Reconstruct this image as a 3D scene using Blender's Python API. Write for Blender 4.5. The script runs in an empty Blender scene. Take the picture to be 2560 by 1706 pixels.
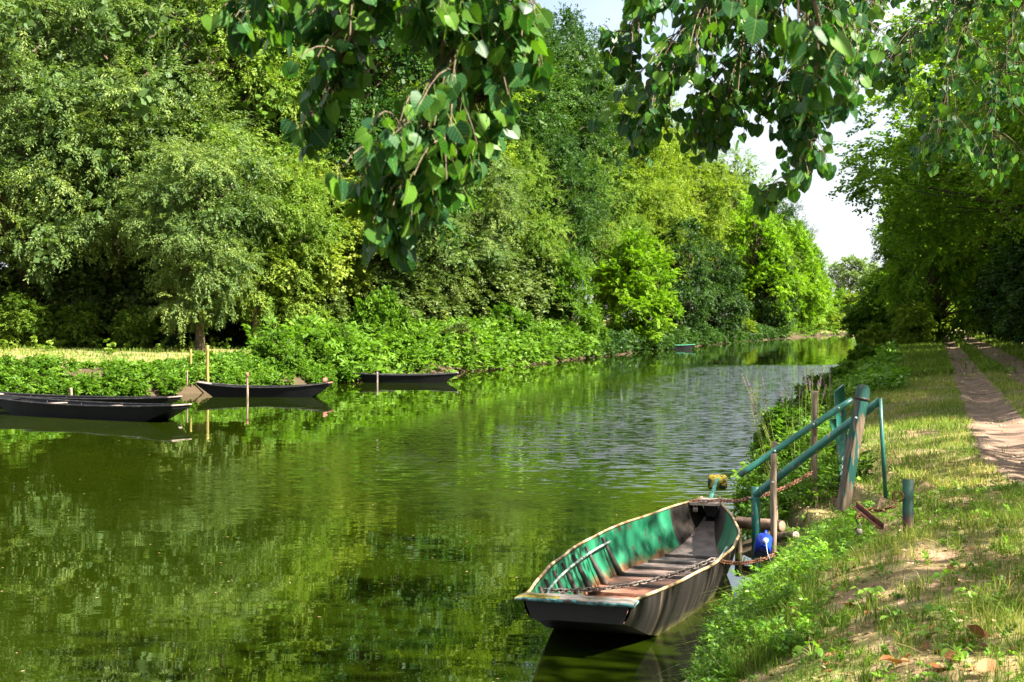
import bpy, math, random
import numpy as np
from mathutils import Vector, Matrix, Quaternion

# ------------------------------------------------------------------ camera, sky, sun, exposure
SC = bpy.context.scene
COL = SC.collection
F, HZ, CX, CAMZ = 3556.0, 800.0, 1280.0, 2.6     # 50 mm lens in photo pixels, horizon row, centre column, eye height
cam_d = bpy.data.cameras.new('camera'); cam = bpy.data.objects.new('camera', cam_d); COL.objects.link(cam)
cam.location = (0, 0, CAMZ); cam.rotation_euler = (math.radians(90), 0, 0)
cam_d.lens = 50; cam_d.sensor_width = 36; cam_d.shift_y = -53 / 2560
cam_d.clip_start = 0.1; cam_d.clip_end = 3000
cam_d.dof.use_dof = True; cam_d.dof.focus_distance = 15.0; cam_d.dof.aperture_fstop = 7.1
SC.camera = cam

SUN_AZ, SUN_EL = math.radians(114), math.radians(47)       # azimuth clockwise from +Y
S = Vector((math.sin(SUN_AZ) * math.cos(SUN_EL), math.cos(SUN_AZ) * math.cos(SUN_EL), math.sin(SUN_EL)))
world = bpy.data.worlds.new('World'); SC.world = world; world.use_nodes = True
wn, wl = world.node_tree.nodes, world.node_tree.links
wn.clear()
sky = wn.new('ShaderNodeTexSky'); sky.sky_type = 'NISHITA'; sky.sun_disc = False
sky.sun_elevation = SUN_EL; sky.sun_rotation = SUN_AZ; sky.air_density = 1.0; sky.dust_density = 1.5
wco = wn.new('ShaderNodeTexCoord'); wno = wn.new('ShaderNodeTexNoise'); wno.inputs['Scale'].default_value = 2.2; wno.inputs['Detail'].default_value = 6
wrp = wn.new('ShaderNodeValToRGB'); wrp.color_ramp.elements[0].position = .28; wrp.color_ramp.elements[1].position = .52
wmx = wn.new('ShaderNodeMixRGB'); wmx.inputs['Color2'].default_value = (4.5, 4.6, 5.0, 1)     # thin white cloud
wbg = wn.new('ShaderNodeBackground'); wbg.inputs['Strength'].default_value = 0.05
wout = wn.new('ShaderNodeOutputWorld')
wl.new(wco.outputs['Generated'], wno.inputs['Vector']); wl.new(wno.outputs['Fac'], wrp.inputs['Fac'])
wl.new(wrp.outputs['Color'], wmx.inputs['Fac']); wl.new(sky.outputs['Color'], wmx.inputs['Color1'])
wl.new(wmx.outputs['Color'], wbg.inputs['Color']); wl.new(wbg.outputs['Background'], wout.inputs['Surface'])

sun_d = bpy.data.lights.new('sun', 'SUN'); sun_d.energy = 5.0; sun_d.angle = math.radians(0.53); sun_d.color = (1.0, .94, .82)
sun = bpy.data.objects.new('sun', sun_d); COL.objects.link(sun)
sun.rotation_euler = S.to_track_quat('Z', 'Y').to_euler(); sun.location = S * 60
vs = SC.view_settings
vs.view_transform = 'Standard'; vs.look = 'None'; vs.gamma = 1; vs.use_curve_mapping = False
vs.exposure = 2.4
cy = SC.cycles
cy.max_bounces = 4; cy.diffuse_bounces = 2; cy.glossy_bounces = 2; cy.transmission_bounces = 2; cy.transparent_max_bounces = 2
cy.caustics_reflective = False; cy.caustics_refractive = False; cy.use_denoising = True
cy.sample_clamp_indirect = 6.0

rng = np.random.default_rng(7)
random.seed(7)

# ------------------------------------------------------------------ helpers
def unit(v):
    v = np.asarray(v, float); n = np.linalg.norm(v, axis=-1, keepdims=True); return v / np.maximum(n, 1e-9)

def px(u, v, d):                       # a photo pixel at a chosen distance
    return np.array([(u - CX) / F * d, d, CAMZ - (v - HZ) / F * d])

class MB:
    def __init__(s): s.V, s.Q, s.T, s.n, s.qm, s.tm, s.A = [], [], [], 0, [], [], []
    def add(s, V, Q=None, T=None, m=0, a=None):
        V = np.asarray(V, float).reshape(-1, 3)
        s.V.append(V)
        if Q is not None and len(Q): Q = np.asarray(Q, int).reshape(-1, 4); s.Q.append(Q + s.n); s.qm.append(np.full(len(Q), m))
        if T is not None and len(T): T = np.asarray(T, int).reshape(-1, 3); s.T.append(T + s.n); s.tm.append(np.full(len(T), m))
        s.A.append(np.zeros(len(V)) if a is None else np.broadcast_to(np.asarray(a, float), (len(V),)))
        s.n += len(V); return s
    def box(s, c, d, R=None, m=0, bev=0.0, top=(1, 1)):
        x, y, z = np.array(d) / 2; b = min(bev, x * .9, y * .9, z * .9)
        if b <= 0:
            P = np.array([[sx * x * (top[0] if sz > 0 else 1), sy * y * (top[1] if sz > 0 else 1), sz * z] for sz in (-1, 1) for sx, sy in ((-1, -1), (1, -1), (1, 1), (-1, 1))])
            Q = [[3, 2, 1, 0], [4, 5, 6, 7], [0, 1, 5, 4], [1, 2, 6, 5], [2, 3, 7, 6], [3, 0, 4, 7]]
            T = None
        else:                                   # chamfered block: octagon rings
            def ring(zz, k):
                X, Y = x - k, y - k; tx, ty = (top if zz > 0 else (1, 1))
                return [[px_ * tx, py_ * ty, zz] for px_, py_ in ((-X + b, -Y), (X - b, -Y), (X, -Y + b), (X, Y - b), (X - b, Y), (-X + b, Y), (-X, Y - b), (-X, -Y + b))]
            P = np.array(ring(-z, b * .7) + ring(-z + b, 0) + ring(z - b, 0) + ring(z, b * .7))
            Q = [[r * 8 + i, r * 8 + (i + 1) % 8, r * 8 + 8 + (i + 1) % 8, r * 8 + 8 + i] for r in range(3) for i in range(8)]
            T = [[0, i + 1, i] for i in range(1, 7)] + [[24, 24 + i, 25 + i] for i in range(1, 7)]
        if R is not None: P = P @ np.array(R).T
        return s.add(P + np.array(c), Q, T, m)
    def tube(s, path, rad, n=8, m=0, cap=True, jit=0.0, a=None):
        P = np.asarray(path, float); k = len(P); r = np.broadcast_to(np.asarray(rad, float), (k,))
        t = np.gradient(P, axis=0); t = unit(t)
        ref = np.array([0, 0, 1.0]) if abs(t[0][2]) < .9 else np.array([1.0, 0, 0])
        u = np.cross(t, ref); u = unit(u); w = np.cross(t, u)
        an = np.arange(n) * 2 * np.pi / n
        V = P[:, None] + (np.cos(an)[None, :, None] * u[:, None] + np.sin(an)[None, :, None] * w[:, None]) * r[:, None, None]
        if jit: V = V + rng.normal(0, jit, V.shape)
        Q = [[i * n + j, i * n + (j + 1) % n, (i + 1) * n + (j + 1) % n, (i + 1) * n + j] for i in range(k - 1) for j in range(n)]
        V = V.reshape(-1, 3); T = []
        if cap:
            V = np.vstack([V, P[0], P[-1]]); c0 = k * n
            T = [[c0, (j + 1) % n, j] for j in range(n)] + [[c0 + 1, (k - 1) * n + j, (k - 1) * n + (j + 1) % n] for j in range(n)]
        return s.add(V, Q, T, m, a)
    def grid(s, V, m=0, flip=False):           # V (rows, cols, 3)
        r, c = V.shape[:2]; i = np.arange(r - 1)[:, None] * c + np.arange(c - 1)[None]
        Q = np.stack([i, i + 1, i + c + 1, i + c], -1).reshape(-1, 4)
        return s.add(V.reshape(-1, 3), Q[:, ::-1] if flip else Q, None, m)
    def mesh(s, name, mats, smooth=False, origin=None):
        me = bpy.data.meshes.new(name)
        V = np.concatenate(s.V); 
        if origin is not None: V = V - np.array(origin)
        Q = np.concatenate(s.Q) if s.Q else np.zeros((0, 4), int); T = np.concatenate(s.T) if s.T else np.zeros((0, 3), int)
        me.vertices.add(len(V)); me.vertices.foreach_set('co', V.astype(np.float32).ravel())
        lp = np.concatenate([Q.ravel(), T.ravel()]).astype(np.int32)
        me.loops.add(len(lp)); me.loops.foreach_set('vertex_index', lp)
        st = np.concatenate([np.arange(len(Q)) * 4, len(Q) * 4 + np.arange(len(T)) * 3]).astype(np.int32)
        me.polygons.add(len(st)); me.polygons.foreach_set('loop_start', st)
        mi = np.concatenate((s.qm or []) + (s.tm or [])).astype(np.int32)
        me.polygons.foreach_set('material_index', mi)
        if smooth: me.polygons.foreach_set('use_smooth', np.ones(len(st), bool))
        at = me.attributes.new('tint', 'FLOAT', 'POINT'); at.data.foreach_set('value', np.concatenate(s.A).astype(np.float32))
        me.update(calc_edges=True)
        for m in (mats if isinstance(mats, (list, tuple)) else [mats]): me.materials.append(m)
        return me
    def build(s, name, mats, parent=None, smooth=False, origin=None):
        return link(name, s.mesh(name, mats, smooth, origin), parent)

def link(name, me, parent=None, loc=None, rot=None):
    o = bpy.data.objects.new(name, me); COL.objects.link(o)
    if parent: o.parent = parent
    if loc is not None: o.location = loc
    if rot is not None: o.rotation_euler = rot
    return o

def tag(o, label=None, cat=None, group=None, kind=None):
    if label: o['label'] = label
    if cat: o['category'] = cat
    if group: o['group'] = group
    if kind: o['kind'] = kind
    return o

def empty(name, loc, label, cat, group=None, rotz=0):
    o = bpy.data.objects.new(name, None); COL.objects.link(o); o.location = loc; o.rotation_euler = (0, 0, rotz)
    o.empty_display_size = .2
    return tag(o, label, cat, group)

# ------------------------------------------------------------------ materials
def new_mat(name):
    m = bpy.data.materials.new(name); m.use_nodes = True; nt = m.node_tree; nt.nodes.clear()
    out = nt.nodes.new('ShaderNodeOutputMaterial'); return m, nt, out

def ramp(nt, fac, stops):
    r = nt.nodes.new('ShaderNodeValToRGB'); e = r.color_ramp.elements
    while len(e) < len(stops): e.new(.5)
    for k, (p, c) in enumerate(stops): e[k].position = p; e[k].color = (*c, 1)
    nt.links.new(fac, r.inputs['Fac']); return r.outputs['Color']

def noise(nt, scale, detail=5, stretch=(1, 1, 1), rough=.55, coord='Object', dist=0.0):
    tc = nt.nodes.new('ShaderNodeTexCoord'); mp = nt.nodes.new('ShaderNodeMapping'); mp.inputs['Scale'].default_value = stretch
    n = nt.nodes.new('ShaderNodeTexNoise'); n.inputs['Scale'].default_value = scale; n.inputs['Detail'].default_value = detail
    n.inputs['Roughness'].default_value = rough; n.inputs['Distortion'].default_value = dist
    nt.links.new(tc.outputs[coord], mp.inputs['Vector']); nt.links.new(mp.outputs['Vector'], n.inputs['Vector'])
    return n.outputs['Fac']

def mixc(nt, fac, a, b, mode='MIX'):
    n = nt.nodes.new('ShaderNodeMixRGB'); n.blend_type = mode
    for k, v in (('Fac', fac), ('Color1', a), ('Color2', b)):
        if isinstance(v, (int, float)): n.inputs[k].default_value = v
        elif isinstance(v, tuple): n.inputs[k].default_value = (*v, 1)
        else: nt.links.new(v, n.inputs[k])
    return n.outputs['Color']

def math_n(nt, op, a, b=None):
    n = nt.nodes.new('ShaderNodeMath'); n.operation = op
    for k, v in enumerate((a, b)):
        if v is None: continue
        if isinstance(v, (int, float)): n.inputs[k].default_value = v
        else: nt.links.new(v, n.inputs[k])
    return n.outputs[0]

def axis(nt, ax, coord='Object'):
    tc = nt.nodes.new('ShaderNodeTexCoord'); sp = nt.nodes.new('ShaderNodeSeparateXYZ'); nt.links.new(tc.outputs[coord], sp.inputs[0])
    return sp.outputs[ax]

def finish(nt, out, col, rough=.6, spec=.4, bump=None, bstr=.3, bdist=.01, metal=0.0):
    p = nt.nodes.new('ShaderNodeBsdfPrincipled'); nt.links.new(col, p.inputs['Base Color'])
    if isinstance(rough, (int, float)): p.inputs['Roughness'].default_value = rough
    else: nt.links.new(rough, p.inputs['Roughness'])
    p.inputs['Specular IOR Level'].default_value = spec; p.inputs['Metallic'].default_value = metal
    if bump is not None:
        b = nt.nodes.new('ShaderNodeBump'); b.inputs['Strength'].default_value = bstr; b.inputs['Distance'].default_value = bdist
        nt.links.new(bump, b.inputs['Height']); nt.links.new(b.outputs['Normal'], p.inputs['Normal'])
    nt.links.new(p.outputs['BSDF'], out.inputs['Surface']); return p

def mat_noise(name, stops, scale=8, stretch=(1, 1, 1), rough=.7, spec=.3, bstr=.4, bdist=.01, detail=6, coord='Object'):
    m, nt, out = new_mat(name); n = noise(nt, scale, detail, stretch, coord=coord)
    finish(nt, out, ramp(nt, n, stops), rough, spec, n, bstr, bdist); return m

def mat_leaf(name, a, b, c, rough=.45, trans=.32, spec=.35, objrand=False, veins=False):
    m, nt, out = new_mat(name)
    at = nt.nodes.new('ShaderNodeAttribute'); at.attribute_name = 'tint'; fac = at.outputs['Fac']
    oi = nt.nodes.new('ShaderNodeObjectInfo')
    if objrand: fac = math_n(nt, 'FRACT', math_n(nt, 'ADD', fac, oi.outputs['Random']))
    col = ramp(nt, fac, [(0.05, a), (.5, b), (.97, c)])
    if veins:                                # midrib and side veins, plus a few browned spots, in each leaf's own coordinates
        lc = nt.nodes.new('ShaderNodeAttribute'); lc.attribute_name = 'leafco'; sp = nt.nodes.new('ShaderNodeSeparateXYZ'); nt.links.new(lc.outputs['Vector'], sp.inputs[0])
        ax_ = math_n(nt, 'ABSOLUTE', sp.outputs[0]); rib = math_n(nt, 'LESS_THAN', ax_, .02)
        sv_ = math_n(nt, 'LESS_THAN', math_n(nt, 'FRACT', math_n(nt, 'MULTIPLY', math_n(nt, 'SUBTRACT', sp.outputs[1], math_n(nt, 'MULTIPLY', ax_, .7)), 5.5)), .13)
        col = mixc(nt, math_n(nt, 'MAXIMUM', math_n(nt, 'MULTIPLY', rib, .55), math_n(nt, 'MULTIPLY', sv_, .3)), col, (.20, .30, .06))
        nz = nt.nodes.new('ShaderNodeTexNoise'); nz.inputs['Scale'].default_value = 2.2; nz.inputs['Detail'].default_value = 4; av = nt.nodes.new('ShaderNodeVectorMath'); av.operation = 'ADD'
        nt.links.new(lc.outputs['Vector'], av.inputs[0]); cb = nt.nodes.new('ShaderNodeCombineXYZ'); nt.links.new(math_n(nt, 'MULTIPLY', fac, 37.0), cb.inputs[0]); nt.links.new(cb.outputs[0], av.inputs[1]); nt.links.new(av.outputs[0], nz.inputs['Vector'])
        col = mixc(nt, ramp(nt, nz.outputs['Fac'], [(.66, (0, 0, 0)), (.72, (.8, .8, .8))]), col, (.16, .11, .03))
    p = finish(nt, out, col, rough + (0 if objrand else .1), spec * (1 if objrand else .45))
    tr = nt.nodes.new('ShaderNodeBsdfTranslucent'); nt.links.new(mixc(nt, 1.0, col, (1.35, 1.5, .55), 'MULTIPLY'), tr.inputs['Color'])
    mx = nt.nodes.new('ShaderNodeMixShader'); mx.inputs[0].default_value = trans
    nt.links.new(p.outputs[0], mx.inputs[1]); nt.links.new(tr.outputs[0], mx.inputs[2]); nt.links.new(mx.outputs[0], out.inputs['Surface'])
    return m

L_ASH = mat_leaf('leaf_ash', (.062, .115, .034), (.125, .19, .048), (.23, .29, .07), .42, .3, .35)
L_ASHB = mat_leaf('leaf_ash_bright', (.075, .145, .018), (.14, .225, .028), (.24, .31, .045), .46, .34, .3)
L_MAPLE = mat_leaf('leaf_maple', (.10, .155, .016), (.18, .24, .028), (.28, .32, .055), .42, .34, .35)
L_LIME = mat_leaf('leaf_lime', (.09, .155, .014), (.165, .245, .022), (.27, .325, .04), .45, .36)
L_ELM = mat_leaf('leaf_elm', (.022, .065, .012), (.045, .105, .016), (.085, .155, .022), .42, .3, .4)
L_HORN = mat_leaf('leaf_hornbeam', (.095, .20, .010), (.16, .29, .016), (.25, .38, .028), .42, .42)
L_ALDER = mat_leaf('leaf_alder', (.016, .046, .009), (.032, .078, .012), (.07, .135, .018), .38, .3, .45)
L_POP = mat_leaf('leaf_poplar', (.075, .16, .014), (.135, .24, .020), (.23, .35, .030), .42, .55, .3)
L_FAR = mat_leaf('leaf_far_poplar_hazed', (.13, .20, .08), (.18, .26, .10), (.24, .32, .13), .45, .35)  # paler than the other leaves: distance haze put into the colour
L_SHRUB = mat_leaf('leaf_shrub', (.06, .13, .012), (.10, .20, .018), (.17, .29, .03), .42, .36)
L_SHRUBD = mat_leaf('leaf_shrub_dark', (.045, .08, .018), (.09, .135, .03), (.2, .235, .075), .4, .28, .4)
L_HERB = mat_leaf('leaf_herb', (.05, .12, .012), (.09, .185, .018), (.17, .28, .03), .42, .38)
L_NEAR = mat_leaf('leaf_near_poplar', (.010, .055, .020), (.024, .095, .020), (.085, .19, .012), .4, .38, .22, objrand=True, veins=True)
L_WEED = mat_leaf('leaf_weed', (.07, .17, .012), (.13, .27, .02), (.24, .38, .04), .4, .4, objrand=True)
L_DRY = mat_leaf('leaf_dry', (.16, .055, .018), (.28, .105, .035), (.38, .20, .09), .55, .2, .3, objrand=True)
L_GRASS = mat_leaf('grass_blade', (.06, .12, .012), (.15, .22, .03), (.44, .37, .14), .5, .35, .3)
L_LITTER = mat_leaf('litter', (.14, .075, .035), (.30, .18, .10), (.46, .34, .20), .7, .1, .2)
BARK = mat_noise('bark', [(.3, (.035, .026, .018)), (.5, (.09, .066, .045)), (.72, (.17, .13, .09))], 6, (3, 3, .6), .85, .2, .8, .03)
BARK_W = mat_noise('bark_pale', [(.3, (.10, .065, .035)), (.55, (.22, .15, .085)), (.75, (.33, .25, .16))], 5, (3, 3, .7), .85, .2, .8, .03)
TWIG = mat_noise('twig', [(.3, (.05, .036, .024)), (.7, (.16, .12, .08))], 20, (1, 1, 1), .8, .2, .4, .004)
WOOD = mat_noise('weathered_wood', [(.28, (.09, .06, .04)), (.5, (.21, .155, .105)), (.75, (.36, .29, .21))], 9, (4, 4, .35), .8, .2, .6, .006)
WOOD_Y = mat_noise('mossy_wood', [(.28, (.13, .10, .03)), (.5, (.26, .21, .06)), (.75, (.36, .31, .12))], 9, (4, 4, .4), .8, .2, .5, .006)
EARTH = mat_noise('sandy_earth', [(.25, (.15, .085, .055)), (.5, (.36, .23, .16)), (.78, (.50, .36, .27))], 5, (1, 1, 1), .95, .1, .8, .03, 9)
STEEL = mat_noise('rusty_chain', [(.3, (.10, .035, .018)), (.55, (.24, .10, .05)), (.8, (.36, .24, .16))], 30, (1, 1, 1), .55, .5, .3, .002)
STEEL_G = mat_noise('grey_chain', [(.3, (.07, .05, .04)), (.6, (.16, .13, .11)), (.8, (.26, .22, .19))], 30, (1, 1, 1), .5, .4, .3, .002)
RUST = mat_noise('rust', [(.3, (.035, .014, .009)), (.55, (.10, .035, .018)), (.8, (.2, .075, .035))], 16, (1, 1, 1), .8, .3, .4, .003)

# ------------------------------------------------------------------ the lie of the land
def XR(y): return np.interp(y, [-40, 0, 6, 10.2, 11.4, 13, 14.4, 15.3, 17.6, 19, 30.8, 71, 205, 260, 320, 700], [-14, -1.7, .3, 1.35, 1.62, 2.3, 2.72, 2.95, 3.15, 3.2, 5.9, 16.6, 53, 69, 92, 240])
def XL(y): return np.interp(y, [-40, 30, 40, 45, 49, 56, 73, 90, 132, 200, 243, 275, 320, 700], [-90, -60, -30, -16.8, -11.8, -8, -1.6, 3, 15.5, 37, 53, 66, 90.5, 238])
def XP(y): return np.where(np.asarray(y) < 17.2, np.interp(y, [-40, 6, 11, 13.3, 17.2], [4.6, 4.5, 4.6, 4.88, 5.61]), .297 * np.asarray(y) + .5)                            # left edge of the track

def wob(x, y, s=1.0):
    return (np.sin(1.7 * s * x + .6 * s * y + 1.3) + np.sin(-.9 * s * x + 2.1 * s * y + .4) + np.sin(3.1 * s * x - 1.3 * s * y + 2.2) * .6 + np.sin(4.7 * s * x + 3.9 * s * y) * .35) / 2.95

def sstep(x, a, b): t = np.clip((x - a) / (b - a), 0, 1); return t * t * (3 - 2 * t)

def H(x, y):
    x, y = np.asarray(x, float), np.asarray(y, float)
    dr, dl = x - XR(y), XL(y) - x
    steep = np.interp(y, [0, 8, 30, 60], [1.0, 1.0, 1.1, 1.5])
    hr = np.interp(dr / steep, [-4, -1, -.1, 0, .25, .8, 1.5, 2.4, 3.4, 40], [-1.3, -.7, -.25, -.02, .28, .55, .8, .93, 1.0, 1.05])
    hl = np.interp(dl, [-4, -1, -.1, 0, .4, 1.6, 4, 9, 20, 80, 300], [-1.3, -.7, -.25, -.02, .25, .7, 1.0, 1.25, 1.4, 2.0, 4])
    land_r = sstep(dr, .1, 1.2); land_l = sstep(dl, .1, 1.5)
    pr = x - XP(y)
    rut = -.075 * np.exp(-((pr - .5) / .36) ** 2) - .075 * np.exp(-((pr - 2.05) / .42) ** 2) + .05 * np.exp(-((pr - 1.25) / .3) ** 2)
    hr = hr + land_r * (.035 * wob(x, y, 1.3) + .018 * wob(x, y, 4.1) + .05 * wob(x, y, .35)) + rut + .55 * sstep(pr, 3.1, 6.5)
    hl = hl + land_l * (.07 * wob(x, y, .6) + .03 * wob(x, y, 2.0))
    h = np.where(x > .5 * (XR(y) + XL(y)), hr, hl)
    # the landing with its two earth steps, between the handrails
    k = sstep(y, 14.75, 15.05) * (1 - sstep(y, 16.45, 16.8)) * sstep(x, 2.9, 3.0) * (1 - sstep(x, 4.25, 4.6))
    st = .2 + .22 * sstep(x, 3.28, 3.36) + .3 * sstep(x, 3.78, 3.9) + .25 * sstep(x, 4.15, 4.4) + .012 * wob(x, y, 5)
    return h * (1 - k) + st * k

def hit(u, v):                          # where a photo pixel's ray meets the ground
    d = np.linspace(4, 120, 6000); x = (u - CX) / F * d; z = CAMZ - (v - HZ) / F * d
    b = np.nonzero(z <= np.maximum(H(x, d), 0))[0]
    i = b[0] if len(b) else len(d) - 1
    return np.array([x[i], d[i], float(H(x[i], d[i]))])

rows = np.concatenate([np.arange(-30, 4, 2), np.arange(4, 26, .16), np.arange(26, 60, .5), np.arange(60, 140, 2), np.arange(140, 340, 6), np.arange(340, 720, 40)])
GV = []
for y in rows:
    l, r, p = XL(y), XR(y), XP(y)
    p = max(p, r + 1.2)
    xs = np.concatenate([l - np.array([400, 220, 120, 80, 55, 40, 30, 24, 19, 15, 12, 10, 8, 6.5, 5, 4, 3, 2.2, 1.6, 1.1, .7, .4, .2, .08]),
                         l + (r - l) * np.array([0, .04, .12, .3, .5, .7, .88, .96]),
                         r + (p - r) * (np.linspace(0, 1, 34)) ** 1.25, p + np.linspace(.12, 3.3, 27), p + np.array([3.7, 4.2, 5, 6, 7.5, 10, 15, 25, 45, 90, 200, 420])])
    GV.append(np.stack([xs, np.full_like(xs, y), H(xs, np.full_like(xs, y))], -1))
GV = np.array(GV)

m, nt, out = new_mat('bank_ground')
n1, n2, n3 = noise(nt, .55, 5), noise(nt, 3.0, 8), noise(nt, 28, 6)
soil = ramp(nt, n2, [(.28, (.13, .075, .05)), (.5, (.27, .165, .105)), (.74, (.42, .30, .2))])
dry = ramp(nt, n3, [(.3, (.16, .13, .045)), (.7, (.36, .31, .13))])
grn = ramp(nt, n3, [(.3, (.05, .085, .012)), (.7, (.14, .18, .035))])
c = mixc(nt, ramp(nt, n1, [(.38, (0, 0, 0)), (.6, (1, 1, 1))]), soil, dry)
c = mixc(nt, ramp(nt, noise(nt, 1.1, 6), [(.42, (0, 0, 0)), (.6, (.85, .85, .85))]), c, grn)
wet = nt.nodes.new('ShaderNodeMapRange'); nt.links.new(math_n(nt, 'ADD', axis(nt, 2), math_n(nt, 'MULTIPLY', n2, .3)), wet.inputs[0]); wet.inputs[1].default_value = .55; wet.inputs[2].default_value = .32
c = mixc(nt, wet.outputs[0], c, (.045, .035, .02))
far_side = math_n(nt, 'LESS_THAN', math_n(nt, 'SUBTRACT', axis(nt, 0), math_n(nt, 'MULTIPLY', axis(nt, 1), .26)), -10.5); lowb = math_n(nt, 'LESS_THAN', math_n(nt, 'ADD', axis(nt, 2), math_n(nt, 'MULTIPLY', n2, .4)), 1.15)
c = mixc(nt, math_n(nt, 'MULTIPLY', far_side, lowb), c, ramp(nt, n3, [(.3, (.035, .026, .015)), (.7, (.10, .07, .042))]))      # darker brown soil low on the far bank
finish(nt, out, c, .95, .1, n3, .8, .03); GROUND = m
g = MB().grid(GV).build('ground', GROUND, smooth=True); tag(g, kind='structure')

# the track: two worn earth ruts lying on the ground sheet
TRACK = mat_noise('track_earth', [(.25, (.10, .066, .046)), (.5, (.18, .122, .088)), (.75, (.29, .205, .155))], 2.2, (1, 1, 1), .95, .1, .7, .03, 10)
for nm, a, b in (('track_rut', .02, .95), ('track_rut', 1.55, 3.0)):
    ys = np.concatenate([np.arange(-6, 5, 1), np.arange(5, 40, .3), np.arange(40, 260, 2)])
    TV = []
    for y in ys:
        ww = .12 * wob(y * 1.3, y * .7 + a * 9, 1.0); xs = XP(y) + np.linspace(a - ww - .06, b + .1 * wob(y, y * 1.9 + b * 5, 1.3), 15)
        xs = np.maximum(xs, XR(y) + 1.6)
        z = H(xs, np.full_like(xs, y)) + .012; z[0] -= .03; z[-1] -= .03
        TV.append(np.stack([xs, np.full_like(xs, y), z], -1))
    tag(MB().grid(np.array(TV)).build(nm, TRACK, smooth=True), kind='structure')

# water
m, nt, out = new_mat('canal_water')
murk = ramp(nt, noise(nt, .16, 4, (1, .6, 1)), [(.3, (.0065, .0125, .0005)), (.55, (.0115, .0195, .0008)), (.75, (.019, .028, .0013))])
p = nt.nodes.new('ShaderNodeBsdfPrincipled'); nt.links.new(murk, p.inputs['Base Color'])
p.inputs['Roughness'].default_value = .012; p.inputs['IOR'].default_value = 1.6; p.inputs['Specular IOR Level'].default_value = .6
xw, yw = axis(nt, 0), axis(nt, 1)
# a breeze ruffles the middle reach of the canal nearer the towpath
al = nt.nodes.new('ShaderNodeMapRange'); al.interpolation_type = 'SMOOTHSTEP'; nt.links.new(yw, al.inputs[0]); al.inputs[1].default_value = 17; al.inputs[2].default_value = 32
be = nt.nodes.new('ShaderNodeMapRange'); be.interpolation_type = 'SMOOTHSTEP'; nt.links.new(yw, be.inputs[0]); be.inputs[1].default_value = 84; be.inputs[2].default_value = 76
off = math_n(nt, 'SUBTRACT', xw, math_n(nt, 'MULTIPLY', yw, .235))
ac = nt.nodes.new('ShaderNodeMapRange'); ac.interpolation_type = 'SMOOTHSTEP'; nt.links.new(off, ac.inputs[0]); ac.inputs[1].default_value = -12; ac.inputs[2].default_value = -5.0
wind = math_n(nt, 'MULTIPLY', math_n(nt, 'MULTIPLY', al.outputs[0], be.outputs[0]), ac.outputs[0])
pat = nt.nodes.new('ShaderNodeMapRange'); nt.links.new(noise(nt, .18, 3, (1, .5, 1)), pat.inputs[0]); pat.inputs[1].default_value = .3; pat.inputs[2].default_value = .5; pat.inputs[3].default_value = .5
wind = math_n(nt, 'MULTIPLY', wind, pat.outputs[0])
def rip(scale, stretch, detail, gain):          # slope field of small waves
    tc = nt.nodes.new('ShaderNodeTexCoord'); mp = nt.nodes.new('ShaderNodeMapping'); mp.inputs['Scale'].default_value = stretch
    n = nt.nodes.new('ShaderNodeTexNoise'); n.inputs['Scale'].default_value = scale; n.inputs['Detail'].default_value = detail
    nt.links.new(tc.outputs['Object'], mp.inputs['Vector']); nt.links.new(mp.outputs['Vector'], n.inputs['Vector'])
    v = nt.nodes.new('ShaderNodeVectorMath'); v.operation = 'SUBTRACT'; nt.links.new(n.outputs['Color'], v.inputs[0]); v.inputs[1].default_value = (.5, .5, .5)
    w = nt.nodes.new('ShaderNodeVectorMath'); w.operation = 'SCALE'; nt.links.new(v.outputs[0], w.inputs[0])
    if isinstance(gain, (int, float)): w.inputs['Scale'].default_value = gain
    else: nt.links.new(gain, w.inputs['Scale'])
    return w.outputs[0]
def vadd(a, b):
    v = nt.nodes.new('ShaderNodeVectorMath'); v.operation = 'ADD'; nt.links.new(a, v.inputs[0])
    if isinstance(b, tuple): v.inputs[1].default_value = b
    else: nt.links.new(b, v.inputs[1])
    return v.outputs[0]
calm = nt.nodes.new('ShaderNodeMapRange'); nt.links.new(noise(nt, .22, 3, (.6, 1, 1)), calm.inputs[0]); calm.inputs[1].default_value = .4; calm.inputs[2].default_value = .6; calm.inputs[3].default_value = .004; calm.inputs[4].default_value = .015
slope = vadd(vadd(rip(7.0, (.45, 1.5, 1), 2, math_n(nt, 'ADD', calm.outputs[0], math_n(nt, 'MULTIPLY', wind, 1.7))), rip(1.1, (.7, 1.3, 1), 1, .014)), (0, 0, 0))
fl_ = nt.nodes.new('ShaderNodeVectorMath'); fl_.operation = 'MULTIPLY'; nt.links.new(slope, fl_.inputs[0]); fl_.inputs[1].default_value = (.4, 1, 0)
nn_ = nt.nodes.new('ShaderNodeVectorMath'); nn_.operation = 'NORMALIZE'; nt.links.new(vadd(fl_.outputs[0], (0, 0, 1)), nn_.inputs[0])
nt.links.new(nn_.outputs[0], p.inputs['Normal']); nt.links.new(p.outputs[0], out.inputs['Surface'])
wy = np.array([-30, 0, 30, 60, 120, 340.0]); WV = np.array([[[x, y, 0] for x in np.linspace(XL(y) - 3, XR(y) + 3, 5)] for y in wy])
tag(MB().grid(WV).build('water', m, smooth=True), kind='structure')

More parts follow.
